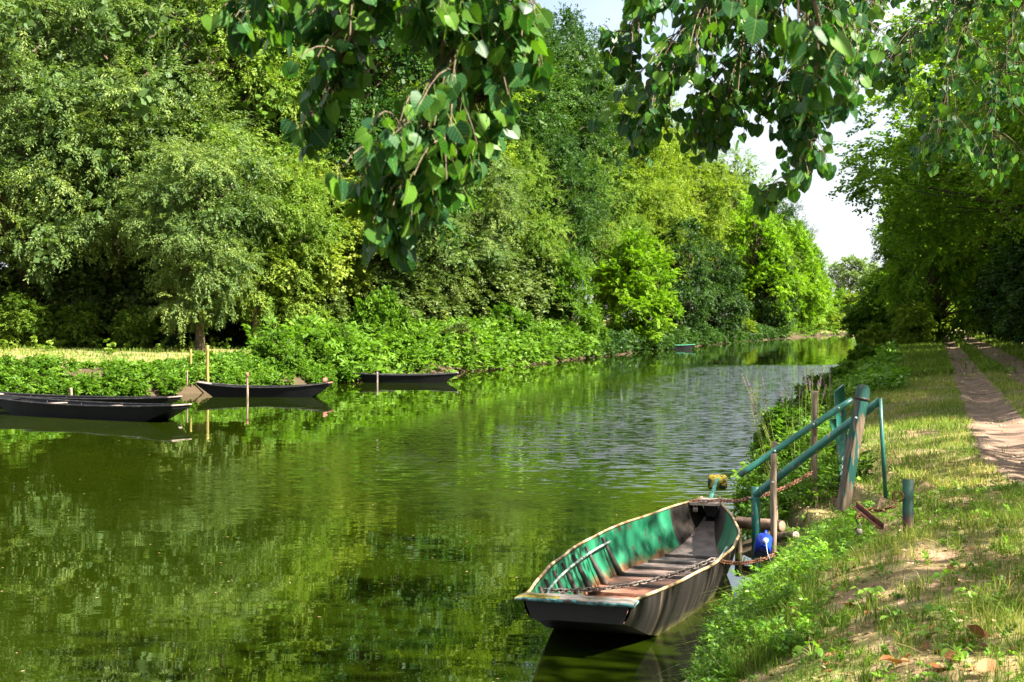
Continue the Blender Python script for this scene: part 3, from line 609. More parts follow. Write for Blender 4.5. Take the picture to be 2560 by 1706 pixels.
t = np.linspace(0, np.pi, 9); MB().tube(np.stack([.018 * np.cos(t), 0 * t, -.008 + .04 * np.sin(t)], -1), .005, 6).build('shackle', STEEL_G, o, smooth=True)

# ------------------------------------------------------------------ black punts moored along the far bank
BLACK = mat_noise('black_tar', [(.3, (.0015, .0015, .002)), (.6, (.003, .003, .004)), (.85, (.008, .008, .009))], 3, (1, 1, 1), .5, .22, .15, .006)
BLACKI = mat_noise('black_inside', [(.3, (.005, .005, .007)), (.6, (.011, .010, .013)), (.85, (.028, .026, .028))], 3, (1, 1, 1), .6, .3, .2, .006)
ENDW = mat_noise('pale_end_wood', [(.3, (.13, .10, .085)), (.6, (.26, .21, .18)), (.85, (.4, .34, .3))], 6, (1, 4, 1), .7, .3)
REDW = mat_noise('pink_board', [(.3, (.22, .07, .06)), (.6, (.36, .14, .12)), (.85, (.45, .22, .19))], 6, (1, 3, 1), .7, .3)
WORN = mat_noise('worn_rim', [(.3, (.006, .006, .007)), (.55, (.02, .019, .02)), (.75, (.07, .064, .06))], 5, (1, 1, 1), .6, .3)
GRNI = mat_noise('green_inside', [(.3, (.02, .16, .09)), (.7, (.05, .30, .19))], 4, rough=.5)

def punt(c, d, L, W, label, mats=(BLACK, BLACKI, WORN), rise=.44, mid=.33, seats=(), ends=(None, None), name='punt'):
    o = empty(name, (c[0], c[1], 0), label, 'boat', rotz=math.atan2(d[1], d[0]) - math.pi / 2)
    y = np.linspace(-L / 2, L / 2, 33); t = np.abs(y) / (L / 2)
    w = W / 2 * np.interp(t, [0, .35, .7, 1], [1, .97, .82, .56]); rz = mid + (rise - mid) * t ** 2.2
    bw = w * .8; bz = np.interp(t, [0, .6, .75, 1], [-.1, -.09, .0, rise - .09])
    h = MB()
    for sd in (1, -1):
        h.grid(np.array([[[sd * (bw[i] + (w[i] - bw[i]) * k), y[i], bz[i] + (rz[i] - bz[i]) * k] for k in (0, .33, .66, 1)] for i in range(33)]), flip=(sd < 0))
    h.grid(np.array([[[bw[i] * k, y[i], bz[i]] for k in (-1, 0, 1)] for i in range(33)]), flip=True)
    for i, f in ((0, False), (32, True)):
        q = np.array([[-bw[i], y[i], bz[i]], [bw[i], y[i], bz[i]], [w[i], y[i], rz[i]], [-w[i], y[i], rz[i]]]); h.add(q, [[3, 2, 1, 0]] if f else [[0, 1, 2, 3]])
    h.build('hull', mats[0], o)
    n = MB()
    for sd in (1, -1):
        n.grid(np.array([[[sd * (bw[i] - .03 + (w[i] - bw[i]) * k), y[i], max(bz[i] + .03, .02) + (rz[i] - max(bz[i] + .03, .02)) * k] for k in (0, .5, 1)] for i in range(33)]), flip=(sd > 0))
    n.grid(np.array([[[(bw[i] - .03) * k, y[i], max(bz[i] + .03, .02)] for k in (-1, 0, 1)] for i in range(33)])); n.build('lining', mats[1], o)
    for sd in (1, -1):
        g_ = MB(); V = np.array([[[sd * (w[i] + a), y[i], rz[i] + b] for a, b in ((-.05, -.02), (-.05, .015), (.018, .015), (.018, -.03), (-.05, -.02))] for i in range(33)])
        g_.grid(V, flip=(sd < 0)); g_.build('gunwale', mats[2], o)
    for s_ in seats:
        i = int((s_ + .5) * 32); MB().box((0, y[i], rz[i] - .06), (2 * w[i] - .06, .22, .03), bev=.006).build('seat', ENDW if seats else mats[1], o)
    for i, m_ in ((0, ends[0]), (32, ends[1])):
        sgn = 1 if i else -1; k = MB()
        k.box((0, y[i] - sgn * .16, rz[i] - .01 - .02), (w[i] * 2 - .02, .42, .035), R=Matrix.Rotation(sgn * .16, 3, 'X'), bev=.006); k.build('end_deck', m_ or mats[0], o)
    for s_ in (-.3, -.1, .1, .3):
        i = int((s_ + .5) * 32)
        for sd in (1, -1):
            k = MB(); a = np.array([sd * (bw[i] - .035), y[i], bz[i] + .04]); b_ = np.array([sd * (w[i] - .05), y[i], rz[i] - .03]); k.tube([a, b_], .018, 4); k.build('rib', mats[1], o)
    return o
punt((-11.35, 38.0), (.84, -.54), 7.0, 1.25, 'long black punt moored in front at the left, its bow pointing right', seats=(-.2, .12,), ends=(None, ENDW), mid=.36)
punt((-12.55, 41.1), (.93, -.36), 6.6, 1.2, 'black punt half hidden behind the front black punt at the left', ends=(ENDW, ENDW), mid=.36)
o3 = punt((-8.4, 48.25), (1, -.06), 4.5, 1.15, 'black punt with a pink end board moored by the red tipped stake', ends=(ENDW, REDW), rise=.48)
pb = MB(); pb.box((0, 2.08, .57), (.62, .05, .12), bev=.01); pb.build('end_board', REDW, o3)
punt((-4.45, 59.2), (1, .02), 4.35, 1.1, 'black punt with a pale seat plank under the bank shrubs', seats=(.12,), ends=(None, ENDW), rise=.40, mid=.32)
punt((14.6, 127.0), (1, .12), 3.4, 1.1, 'small green lined punt far off below the dark overhanging trees', mats=(BLACKI, GRNI, GRNI), seats=(.0,), ends=(GRNI, GRNI), rise=.42, mid=.34)

def vpost(u, vt, vb, d, r, mat, label, tip=None):
    r = r * .75; o = stake('mooring_stake', Pt(u, vb, d), Pt(u, vt, d), r, mat, label, 'stake')
    if tip:
        t_ = Pt(u, vt, d); MB().tube([t_ - [0, 0, .16], t_ + [0, 0, .004]], r * 1.12, 8).build('painted_tip', tip, o, origin=Pt(u, vb, d))
vpost(477, 874, 922, 52, .055, WOOD_Y, 'shorter mossy yellow stake on the far bank beside the taller one')
vpost(519, 864, 952, 50.5, .07, WOOD_Y, 'tall mossy yellow stake on the far bank above the pink ended punt')
vpost(618, 932, 988, 47.2, .05, WOOD, 'red tipped stake standing in the water beside the middle punt', REDW)
vpost(943, 930, 956, 58.3, .05, ENDW, 'pale stake in the water beside the punt under the shrubs')
vpost(177, 970, 993, 42.3, .06, WOOD, 'short grey stake behind the punts at the left')
vpost(468, 927, 948, 48.4, .035, WOOD, 'thin low stake at the water edge below the yellow stakes')

# steps of the far bank, left edge
STONE = mat_noise('step_stone', [(.3, (.20, .15, .10)), (.6, (.34, .28, .21)), (.8, (.45, .38, .3))], 3, rough=.9, spec=.1, bstr=.6, bdist=.03)
for (u, v, d, w, lb) in ((25, 942, 47.4, 1.2, 'upper stone step on the far bank at the left edge'), (30, 968, 46.2, 1.3, 'lower stone step on the far bank above the black punts')):
    q = Pt(u, v, d); o = empty('stone_step', tuple(q), lb, 'step'); b = MB(); b.box((0, .2, -.12), (w, .7, .26), bev=.03, top=(.96, .94)); b.build('slab', STONE, o)

# wire mesh panel and reddish crate-like box under the far trees
q = Pt(418, 848, 67); o = empty('wire_mesh_panel', (q[0], 67, float(H(q[0], 67))), 'green wire mesh fence panel under the far trees at the left', 'fence')
GW = mat_noise('fence_wire', [(.3, (.10, .24, .19)), (.7, (.22, .4, .33))], 6, rough=.5); b = MB()
for k in range(9): MB().tube([(-.4 + k * .1, 0, 0), (-.4 + k * .1, 0, 1.75)], .008, 4).build('wire', GW, o)
for z in (.02, .1, .2, .3, .55, .8, 1.05, 1.25, 1.5, 1.74): MB().tube([(-.42, -.012, z), (.42, -.012, z)], .010, 4).build('wire', GW, o)
MB().tube([(.48, 0, -.2), (.47, .0, 2.6)], .06, 8).build('post', BARK, o)
q = Pt(661, 842, 69); o = empty('wooden_box', (q[0], 69, float(H(q[0], 69))), 'dark red slatted wooden box beneath the far maple', 'box')
RW = mat_noise('red_slat', [(.3, (.10, .02, .012)), (.7, (.22, .05, .03))], 5, (3, 3, 1), .7)
for k in range(4): MB().box((-.36 + k * .24, 0, .95), (.21, .04, 1.1), bev=.01).build('slat', RW, o)
MB().box((0, .25, .9), (.95, .42, 1.0), bev=.01).build('case', RW, o)

# ------------------------------------------------------------------ foliage
def leaf_quads(p, d, n, l, w, fold):
    d = unit(d); n = unit(n - (n * d).sum(-1, keepdims=True) * d); s = np.cross(d, n)
    l, w = l[:, None], w[:, None]
    mid = p + d * l * .42
    return np.stack([p, mid + s * w * .5 + n * w * fold, p + d * l, mid - s * w * .5 + n * w * fold], 1)

def spray_T(kind, r):
    K = dict(broad=(26, .16, .115, .5, .12), ash=(40, .16, .052, .45, .32), maple=(15, .21, .20, .5, .25), layer=(30, .14, .095, .5, .06), poplar=(22, .13, .12, .6, .25), fine=(30, .115, .08, .5, .18), far=(12, .42, .34, .5, .3), ivy=(20, .15, .14, .6, .3), herb=(12, .165, .075, 1.3, .1))[kind]
    n, L, W, spread, droop = K
    t = np.sort(r.uniform(.08, 1, n)); sd = np.where(np.arange(n) % 2, 1, -1)
    p = np.stack([t, sd * r.uniform(0, .2, n) * spread * (1.15 - t), -droop * t ** 2 + r.normal(0, .05, n)], -1)
    dirs = np.stack([r.uniform(.25, 1, n), sd * r.uniform(.3, 1.1, n), r.normal(-.2 if kind != 'layer' else 0, .35 if kind != 'layer' else .12, n)], -1)
    if kind in ('ash', 'poplar', 'maple'): dirs[:, 2] -= .35
    nr = np.stack([r.normal(0, .45, n), r.normal(0, .45, n), np.ones(n)], -1)
    if kind == 'layer': nr[:, :2] *= .4
    if kind == 'poplar': nr[:, :2] *= 1.8
    return p, dirs, nr, L * r.uniform(.7, 1.2, n), W * r.uniform(.7, 1.2, n)

def scatter_sprays(O, A, SL, kind, r, ls=1.0, tint=None, updir=None):
    """sprays at O with axes A and lengths SL (leaf sizes stay in metres)"""
    N = len(O); tpl = [spray_T(kind, r) for _ in range(12)]; which = r.integers(0, 12, N); V, TN = [], []
    upv = np.tile([0, 0, 1.0], (N, 1)) + r.normal(0, .25, (N, 3))
    X = unit(A); Z = unit(upv - (upv * X).sum(-1, keepdims=True) * X); Y = np.cross(Z, X)
    M = np.stack([X, Y, Z], 1)                      # rows: local axes
    for k in range(12):
        i = np.nonzero(which == k)[0]
        if not len(i): continue
        p, d, n, l, w = tpl[k]; m_ = len(p)
        P = np.einsum('kj,njc->nkc', p, M[i]) * SL[i][:, None, None] + O[i][:, None]
        D = np.einsum('kj,njc->nkc', d, M[i]); Nn = np.einsum('kj,njc->nkc', n, M[i])
        ll = np.tile(l, (len(i), 1)) * ls * r.uniform(.85, 1.15, (len(i), 1)); ww = np.tile(w, (len(i), 1)) * ls
        V.append(leaf_quads(P.reshape(-1, 3), D.reshape(-1, 3), Nn.reshape(-1, 3), ll.ravel(), ww.ravel(), .18))
        base = r.uniform(.15, .75, (len(i), 1)) if tint is None else tint[i][:, None]
        TN.append(np.clip(base + r.normal(0, .17, (len(i), m_)), 0, 1).ravel())
    V = np.concatenate(V); TN = np.concatenate(TN)
    return V.reshape(-1, 3), np.arange(len(V) * 4).reshape(-1, 4), np.repeat(TN, 4)

def crown_clumps(ells, n, rmin, r):
    pts = []; wts = np.array([e[6] for e in ells], float); wts /= wts.sum(); tries = 0
    while len(pts) < n and tries < n * 60:
        tries += 1; e = ells[r.choice(len(ells), p=wts)]
        v = unit(r.normal(size=3)); k = r.uniform(.35, 1.0) ** .6
        q = np.array(e[:3]) + v * np.array(e[3:6]) * k
        if q[2] < .4: continue
        if all(np.sum((q - o) ** 2) > rmin ** 2 for o in pts): pts.append(q)
    return np.array(pts)

PROTO = {}
def make_tree(key, Ht, ells, nclump, crad, nspray, kind, seed, trunk_r=.25, ls=1.0, rmin=.6, limb=True, up=.35, droop=.0, bark=None, stems=1, lean=(0, 0), trunk_top=.85, core=True):
    r = np.random.default_rng(seed)
    C = crown_clumps(ells, nclump, rmin, r); cc = np.average([e[:3] for e in ells], axis=0, weights=[e[6] for e in ells])
    O, A, SLs, TT = [], [], [], []
    for c in C:
        R = crad * r.uniform(.65, 1.3); out_ = unit(c - cc + r.normal(0, .3, 3)); ns = int(nspray * r.uniform(.7, 1.3) * (R / crad) ** 1.5); ct = r.uniform(.25, .7)
        d = unit(r.normal(size=(ns, 3)) * np.array([1, 1, .75]) + out_ * .55 + np.array([0, 0, up]))
        O.append(c + d * (R * r.uniform(.25, .8, ns))[:, None] * np.array([1, 1, .7]))
        a = unit(d + r.normal(0, .3, (ns, 3)) + np.array([0, 0, -droop])); A.append(a)
        SLs.append(R * r.uniform(.45, .85, ns)); TT.append(np.clip(ct + r.normal(0, .1, ns), 0, 1))
    V, Q, T = scatter_sprays(np.concatenate(O), np.concatenate(A), np.concatenate(SLs), kind, r, ls, np.concatenate(TT))
    nc = 55; ci = np.repeat(np.arange(len(C)), nc); cn = len(ci)          # leaf quads added inside each clump to block light, tinted dark
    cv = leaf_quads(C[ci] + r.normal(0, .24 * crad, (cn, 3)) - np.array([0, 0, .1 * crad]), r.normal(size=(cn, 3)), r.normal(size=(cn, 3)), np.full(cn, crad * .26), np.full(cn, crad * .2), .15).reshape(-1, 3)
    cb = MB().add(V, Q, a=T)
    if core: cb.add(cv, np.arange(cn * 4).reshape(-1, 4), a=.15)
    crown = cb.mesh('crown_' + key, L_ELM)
    b = MB(); top = np.array([lean[0], lean[1], Ht * trunk_top])
    tl = []
    for s_ in range(stems):
        off = np.array([0, 0, 0]) if stems == 1 else np.append(r.normal(0, .25, 2), 0)
        tp = top if stems == 1 else top * [1, 1, r.uniform(.7, 1)] + np.append(r.normal(0, Ht * .12, 2), 0)
        k = np.linspace(0, 1, 12)[:, None]; P = off + (tp - off) * k + np.stack([wob(k[:, 0] * 4 + seed, k[:, 0] * 3 + s_), wob(k[:, 0] * 3.3, k[:, 0] * 5 + seed + s_), 0 * k[:, 0]], -1) * Ht * .022 * np.sqrt(k)
        P[0, 2] -= .3
        rr = trunk_r * (1 - k[:, 0]) ** .8 * (1.0 if stems == 1 else .55) + .03; rr[0] *= 1.45; rr[1] *= 1.1
        b.tube(P, rr, 9, cap=False, jit=trunk_r * .03); tl.append(P)
    if limb:
        for c in C:
            P = tl[r.integers(len(tl))]; dist = np.linalg.norm(c[:2] - P[-1][:2]); zs = np.clip(c[2] - dist * r.uniform(.4, .9) - .4, (.24 if stems == 1 else .1) * Ht, P[-1][2] - .2)
            i = np.interp(zs, P[:, 2], np.arange(len(P))); s0 = np.array([np.interp(i, np.arange(len(P)), P[:, j]) for j in range(3)])
            mid_ = s0 * .5 + c * .5 + np.array([0, 0, .12 * np.linalg.norm(c - s0)]) + r.normal(0, .15, 3)
            k = np.linspace(0, 1, 7)[:, None]; B = (1 - k) ** 2 * s0 + 2 * k * (1 - k) * mid_ + k ** 2 * c + r.normal(0, .04, (7, 3)) * k
            r0 = min(trunk_r * .45, .025 + .014 * np.linalg.norm(c - s0)); b.tube(B, np.linspace(r0, .012, 7), 5, cap=False)
    trunk = b.mesh('trunk_' + key, bark or BARK)
    PROTO[key] = (crown, trunk, Ht)

def ell(cx, cy, cz, rx, ry, rz, w=1): return (cx, cy, cz, rx, ry, rz, w)
make_tree('ash', 16, [ell(0, 0, 10.5, 4.6, 4.6, 5.5, 3), ell(-1.5, -2, 6, 3.8, 3.2, 3, 1.5), ell(2, -1.5, 6.5, 3, 3, 3, 1)], 76, 1.5, 34, 'ash', 11, .3, 1.05, 1.35, up=.45, droop=.25)
make_tree('ash_low', 10, [ell(0, 0, 6.6, 3.2, 3.0, 3.2, 3), ell(-.6, -.8, 3.8, 2.3, 2.2, 2.2, 1.6)], 48, 1.25, 34, 'ash', 12, .18, .95, 1.05, up=.4, droop=.35)
make_tree('maple', 11, [ell(0, 0, 7.6, 3.7, 3.4, 3.4, 3), ell(1.5, -1, 5, 2.8, 2.6, 2, 1.2)], 70, 1.15, 40, 'maple', 13, .2, 1.0, .6, up=.5, droop=.1, bark=BARK_W)
make_tree('lime', 19, [ell(0, 0, 12.5, 4.5, 4.5, 6.2, 3), ell(1, -2, 7.5, 3.8, 3.4, 3.8, 1.4), ell(-2, 1, 8, 3.2, 3.2, 3.4, 1)], 92, 1.5, 36, 'broad', 14, .35, .95, 1.35, up=.5, droop=.15)
make_tree('elm', 20, [ell(0, 0, 13, 5, 4.8, 6.6, 3), ell(-2, -1.5, 7.5, 3.6, 3.4, 3.6, 1.2), ell(2.4, -1, 9, 3.2, 3.4, 3.6, 1.2)], 92, 1.55, 36, 'broad', 15, .42, .95, 1.4, up=.5, droop=.2)
make_tree('hornbeam', 9, [ell(0, 0, 3.0, 3.6, 3.4, 2.6, 2.2), ell(0, 0, 5.6, 2.6, 2.6, 2.6, 1.5), ell(.2, 0, 7.4, 1.3, 1.3, 1.7, .6)], 115, .85, 17, 'layer', 16, .16, 1.0, .5, up=.3, droop=.12, stems=3)
make_tree('alder', 12, [ell(0, 0, 4, 4, 3.8, 3.8, 2), ell(0, 0, 8, 3.3, 3.2, 3.8, 2)], 125, 1.0, 18, 'broad', 17, .2, .95, .65, up=.2, droop=.3, stems=3)
make_tree('road_poplar', 17, [ell(0, 0, 11, 5.2, 5, 5.8, 3), ell(-3, -.5, 6.5, 3.4, 3.4, 3.2, 1.4), ell(1.5, -3, 7, 3, 3, 3, 1)], 185, 1.2, 25, 'poplar', 18, .34, .95, .75, up=.2, droop=.35, core=False)
make_tree('light', 13, [ell(0, 0, 8.8, 4.2, 4.2, 3.4, 3), ell(-1, 1, 6, 3, 3, 2, 1)], 44, .85, 20, 'poplar', 23, .2, .8, 1.1, up=.3, droop=.2, core=False)  # thin crown shaped to throw dappled shade from out of view
make_tree('far_poplar', 20, [ell(0, 0, 14.5, 2.6, 2.6, 5.5, 3), ell(.5, 0, 8.5, 2.2, 2.2, 2.4, .7)], 52, 1.0, 16, 'far', 19, .3, .8, .9, up=.5, droop=.1, core=False)
make_tree('shrub', 3, [ell(0, 0, 1.2, 1.6, 1.5, 1.2, 2), ell(.3, 0, 2.1, 1.0, 1.0, .9, 1)], 52, .5, 20, 'fine', 20, .05, 1.05, .28, up=.4, droop=.15, stems=5)
make_tree('shrub_round', 2.4, [ell(0, 0, 1.0, 1.5, 1.4, 1.0, 2), ell(-.5, 0, 1.6, .8, .8, .7, 1)], 46, .48, 20, 'ivy', 21, .05, .9, .28, up=.5, droop=.1, stems=5)
make_tree('ivy_bush', 5, [ell(0, 0, 2.2, 2.4, 1.9, 2.1, 2), ell(.6, 0, 3.6, 1.6, 1.5, 1.5, 1)], 75, .75, 22, 'ivy', 22, .1, 1.1, .45, up=.25, droop=.35, stems=4)

def tree(key, name, x, y, ht, wid, label, leaf, group=None, rot=None, cat='tree', z=None, bark=None, syx=1.0):
    cr, tr, h0 = PROTO[key]; z = float(H(x, y)) if z is None else z
    o = empty(name, (x, y, max(z, -.2)), label, cat, group, rotz=random.uniform(0, 6.28) if rot is None else rot)
    sz = ht / h0; o.scale = (wid * sz, wid * sz * syx, sz)
    for nm, me, mt in (('trunk', tr, bark), ('crown', cr, leaf)):
        c = link(nm if cat == 'tree' else {'trunk': 'stem', 'crown': 'foliage'}[nm], me, o)
        if mt: c.material_slots[0].link = 'OBJECT'; c.material_slots[0].material = mt
    return o

def on_bank(u, m_):                     # distance at which the column u of the picture lies m_ metres behind the far waterline
    d = np.linspace(30, 330, 6001); f = (u - CX) / F * d - (XL(d) - m_); i = np.nonzero((f[:-1] > 0) & (f[1:] <= 0))[0]
    return float(d[i[-1]]) if len(i) else 300.
def ftree(key, name, u, m_, vtop, wid, label, leaf, group=None, rot=None, d=None, cat='tree', **k):
    d = d or on_bank(u, m_); x = (u - CX) / F * d; zt = CAMZ - (vtop - HZ) / F * d
    return tree(key, name, x, d, zt - float(H(x, d)), wid, label, leaf, group, rot, cat, **k)

# far bank, front row from left to right
ftree('ash', 'ash_tree', 60, 0, -60, 1.05, 'grey-green feathery ash filling the left edge above the black punts', L_ASH, d=65, rot=.4)
ftree('ash', 'ash_tree', 290, 0, -150, 1.0, 'tall grey-green ash second from the left edge', L_ASH, d=67.5, rot=2.2)
ftree('ash_low', 'ash_tree', 500, 0, 345, 1.0, 'low blue-grey ash drooping over the wire mesh panel', L_ASH, d=62.5, rot=1.0)
ftree('ash_low', 'ash_tree', 640, 0, 330, 1.0, 'bright feathery ash leaning above the pale slanting maple trunk', L_ASHB, d=66.5, rot=3.3)
ftree('ash', 'ash_tree', 520, 0, -200, .95, 'tall pale ash behind the low blue-grey one', L_ASHB, d=72, rot=4.6)
ftree('maple', 'maple_tree', 632, 0, 400, 1.0, 'yellow-green maple with a pale slanting trunk behind the yellow stakes', L_MAPLE, d=69, rot=.2, bark=BARK_W)
ftree('maple', 'maple_tree', 800, 0, 420, 1.0, 'pale maple right of the slanting trunk, under the hanging poplar bough', L_MAPLE, d=72, rot=2.4, bark=BARK_W)
ftree('elm', 'elm_tree', 884, 0, -300, .9, 'thick trunked elm rising behind the hanging poplar bough', L_ELM, d=76, rot=2.0)
ftree('ash', 'ash_tree', 1120, 0, 330, 1.15, 'dark feathery ash right of the hanging poplar bough', L_ASH, d=84, rot=5.2)
ftree('lime', 'lime_tree', 760, 0, -260, 1.0, 'lime tree behind the two maples', L_LIME, d=82, rot=1.7)
ftree('lime', 'lime_tree', 1010, 0, -120, 1.0, 'tall lime hidden behind the middle of the hanging bough', L_LIME, d=88, rot=3.9)
ftree('elm', 'elm_tree', 1210, 14, 90, .95, 'dark elm whose top shows right of the hanging bough', L_ELM, rot=.9)
ftree('ash', 'ash_tree', 1290, 5, 380, .85, 'sunlit ash with bright hanging clumps above the bank shrubs', L_ASHB, rot=3.0)
ftree('elm', 'elm_tree', 1385, 16, 25, .8, 'tallest dark elm beside the gap of sky', L_ELM, rot=2.6)
ftree('lime', 'lime_tree', 1490, 12, 165, .9, 'yellow-green lime below the gap of sky', L_LIME, rot=.6)
ftree('elm', 'elm_tree', 1400, 7, 330, .8, 'dark green elm in front of the yellow-green limes', L_ELM, rot=4.4)
ftree('lime', 'lime_tree', 1600, 11, 245, .9, 'sunlit lime left of the hanging strand of poplar leaves', L_LIME, rot=2.9)
ftree('ash', 'ash_tree', 1500, 5, 420, .9, 'bright loose ash with dark limbs above the hornbeam', L_ASHB, rot=1.4)
ftree('lime', 'lime_tree', 1720, 12, 330, .95, 'yellow lime behind the dark alders', L_LIME, rot=5.0)
ftree('ash', 'ash_tree', 1830, 10, 395, .9, 'pale ash on the skyline left of the hanging strand', L_ASHB, rot=2.1)
ftree('lime', 'lime_tree', 1640, 5, 470, .85, 'pale lime crown just above the bright hornbeam', L_LIME, rot=3.6)
ftree('hornbeam', 'hornbeam_tree', 1420, 1.2, 640, .9, 'bushy green hornbeam leaning over the water left of the cone shaped one', L_SHRUB, rot=1.0)
ftree('hornbeam', 'hornbeam_tree', 1590, .8, 585, 1.05, 'cone shaped bright hornbeam with layered sprays over the far green punt', L_HORN, rot=.3)
ftree('alder', 'alder_tree', 1690, 3, 520, .85, 'dark alder right of the cone shaped hornbeam', L_ALDER, rot=2.0)
ftree('alder', 'alder_tree', 1790, 1.2, 600, .95, 'dark alder overhanging the water beyond the far green punt', L_ALDER, rot=3.1)
ftree('hornbeam', 'hornbeam_tree', 1890, 3.5, 500, .85, 'tall bright hornbeam where the far bank bends', L_HORN, rot=4.0)
ftree('alder', 'alder_tree', 1925, 1.5, 600, .8, 'dark alder at the foot of the tall bright hornbeam', L_ALDER, rot=5.5)
ftree('hornbeam', 'hornbeam_tree', 1985, 2.5, 560, .85, 'light green hornbeam near the far end of the water', L_HORN, rot=.8)
ftree('alder', 'alder_tree', 2015, 2, 600, .7, 'narrow alder last but one before the far poplars', L_SHRUB, rot=1.9)
ftree('hornbeam', 'hornbeam_tree', 2050, 3, 660, .6, 'pale sunlit tree at the far end of the canal', L_HORN, rot=2.7)
ftree('alder', 'alder_tree', 2170, 0, 735, .9, 'small dark tree closing the end of the canal', L_ALDER, d=272, rot=1.2)
ftree('hornbeam', 'hornbeam_tree', 2105, 0, 725, 1.0, 'low sunlit tree beside the dark one closing the canal', L_HORN, d=285, rot=1.2)
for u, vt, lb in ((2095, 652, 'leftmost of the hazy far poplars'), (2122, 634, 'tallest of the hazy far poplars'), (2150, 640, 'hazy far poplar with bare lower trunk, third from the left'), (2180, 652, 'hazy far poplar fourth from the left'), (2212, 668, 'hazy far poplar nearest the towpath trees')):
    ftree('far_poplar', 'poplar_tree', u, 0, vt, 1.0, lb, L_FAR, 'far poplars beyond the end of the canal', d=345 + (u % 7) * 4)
# deep rows of the wood behind, dark leaf colour standing for the shaded gaps
ORD = 'first second third fourth fifth sixth seventh eighth ninth tenth eleventh twelfth thirteenth fourteenth fifteenth sixteenth seventeenth eighteenth nineteenth twentieth'.split() + ['twenty-' + w for w in 'first second third fourth fifth sixth seventh eighth ninth'.split()]
def rank(v, vals): return sorted(vals).index(v)
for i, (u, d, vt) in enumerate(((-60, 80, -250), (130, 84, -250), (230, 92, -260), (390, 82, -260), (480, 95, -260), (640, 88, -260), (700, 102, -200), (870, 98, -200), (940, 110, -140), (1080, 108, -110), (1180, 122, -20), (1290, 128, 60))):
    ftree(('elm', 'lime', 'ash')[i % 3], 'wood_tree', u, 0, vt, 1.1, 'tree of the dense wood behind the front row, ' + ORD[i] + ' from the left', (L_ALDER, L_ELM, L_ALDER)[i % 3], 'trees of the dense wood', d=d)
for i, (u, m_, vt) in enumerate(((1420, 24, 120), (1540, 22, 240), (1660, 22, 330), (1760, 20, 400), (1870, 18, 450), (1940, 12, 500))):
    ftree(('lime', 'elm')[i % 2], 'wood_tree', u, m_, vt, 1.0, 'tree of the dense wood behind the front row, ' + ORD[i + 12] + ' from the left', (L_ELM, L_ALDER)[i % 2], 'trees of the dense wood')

# understorey along the wood edge, far bank
IVY = ((20, 67, 690), (110, 66, 660), (205, 66, 700), (300, 67, 640), (360, 69, 700), (450, 70, 720), (540, 72, 690), (735, 71, 690), (790, 72.5, 720), (1010, 78, 700), (-40, 65, 640), (160, 71, 600), (260, 73, 560), (60, 63, 745), (180, 64, 765), (330, 64, 775), (700, 68, 770), (770, 69, 760), (920, 75, 700), (960, 77, 660), (1080, 82, 690), (1150, 86, 650), (1220, 92, 640), (1300, 98, 640))
for i, (u, d, vt) in enumerate(IVY):
    ftree('ivy_bush', 'ivy_bush', u, 0, vt, 1.25, ('sunlit-coloured' if d in (63, 64, 68, 69) else 'dark ivy-clad') + ' bush of the understorey, ' + ORD[rank(u, [q[0] for q in IVY])] + ' from the left along the wood edge', L_ASHB if d in (63, 64, 68, 69) else L_SHRUBD, 'ivy bushes of the understorey', d=d, cat='bush')  # lighter leaf colour on the front bushes stands in for sunlight
for u, m_, vt, wid, lb, mt, ky in (
    (690, 1.4, 830, 1.1, 'bright leafy shrub right of the tall yellow stake', L_HERB, 'shrub'),
    (770, 1.6, 835, 1.1, 'green shrub behind the middle punt', L_SHRUB, 'shrub'),
    (850, 1.6, 820, 1.0, 'bright shrub between the middle punt and the shrub covered one', L_HERB, 'shrub'),
    (945, 2.4, 735, .7, 'tall round-leaved shrub above the punt with the pale plank', L_SHRUB, 'shrub_round'),
    (1010, 1.0, 815, 1.0, 'round-leaved shrub hanging over the punt with the pale plank', L_SHRUB, 'shrub_round'),
    (1060, 5.0, 765, .9, 'sunlit yellow shrub behind the bank at the middle', L_LIME, 'shrub'),
    (1130, 1.4, 815, 1.0, 'dark shrub right of the punt with the pale plank', L_SHRUBD, 'shrub_round'),
    (1165, 6, 765, .9, 'grey-leaved sunlit shrub below the dark feathery ash', L_ASHB, 'shrub'),
    (1200, 1.0, 840, 1.1, 'low shrub dipping into the water at the middle of the far bank', L_SHRUB, 'shrub'),
    (1260, 1.4, 770, .9, 'upright bright shrub at the water edge below the sunlit ash', L_HERB, 'shrub_round'),
    (1310, 1.0, 800, 1.0, 'broad shrub over the water left of the bushy hornbeam', L_SHRUB, 'shrub'),
    (1370, .8, 820, .9, 'bright shrub at the foot of the bushy hornbeam', L_HERB, 'shrub'),
    (1480, .9, 800, 1.0, 'water edge shrub left of the cone shaped hornbeam', L_SHRUB, 'shrub'),
    (1540, .6, 840, 1.1, 'low dark overhanging shrub left of the far green punt', L_ALDER, 'shrub_round'),  # alder colour here and below stands for shade under the overhanging trees
    (1665, .8, 815, 1.2, 'dark shrub just behind the far green punt', L_ALDER, 'shrub'),
    (1745, .7, 815, 1.2, 'dark water edge shrub right of the far green punt', L_ALDER, 'shrub'),
    (1850, .8, 790, 1.2, 'sunlit shrub under the dark alder further on', L_LIME, 'shrub'),
    (1950, .8, 790, 1.1, 'small sunlit shrub where the far bank bends', L_HERB, 'shrub'),
    (2020, 1.0, 780, 1.3, 'pale shrub at the water near the canal end', L_LIME, 'shrub'),
    (2080, 1.2, 770, 1.4, 'yellow-green bush at the end of the canal', L_LIME, 'shrub')):
    ftree(ky, 'shrub', u, m_, vt, wid, lb, mt, 'shrubs along the far waterline', cat='shrub')

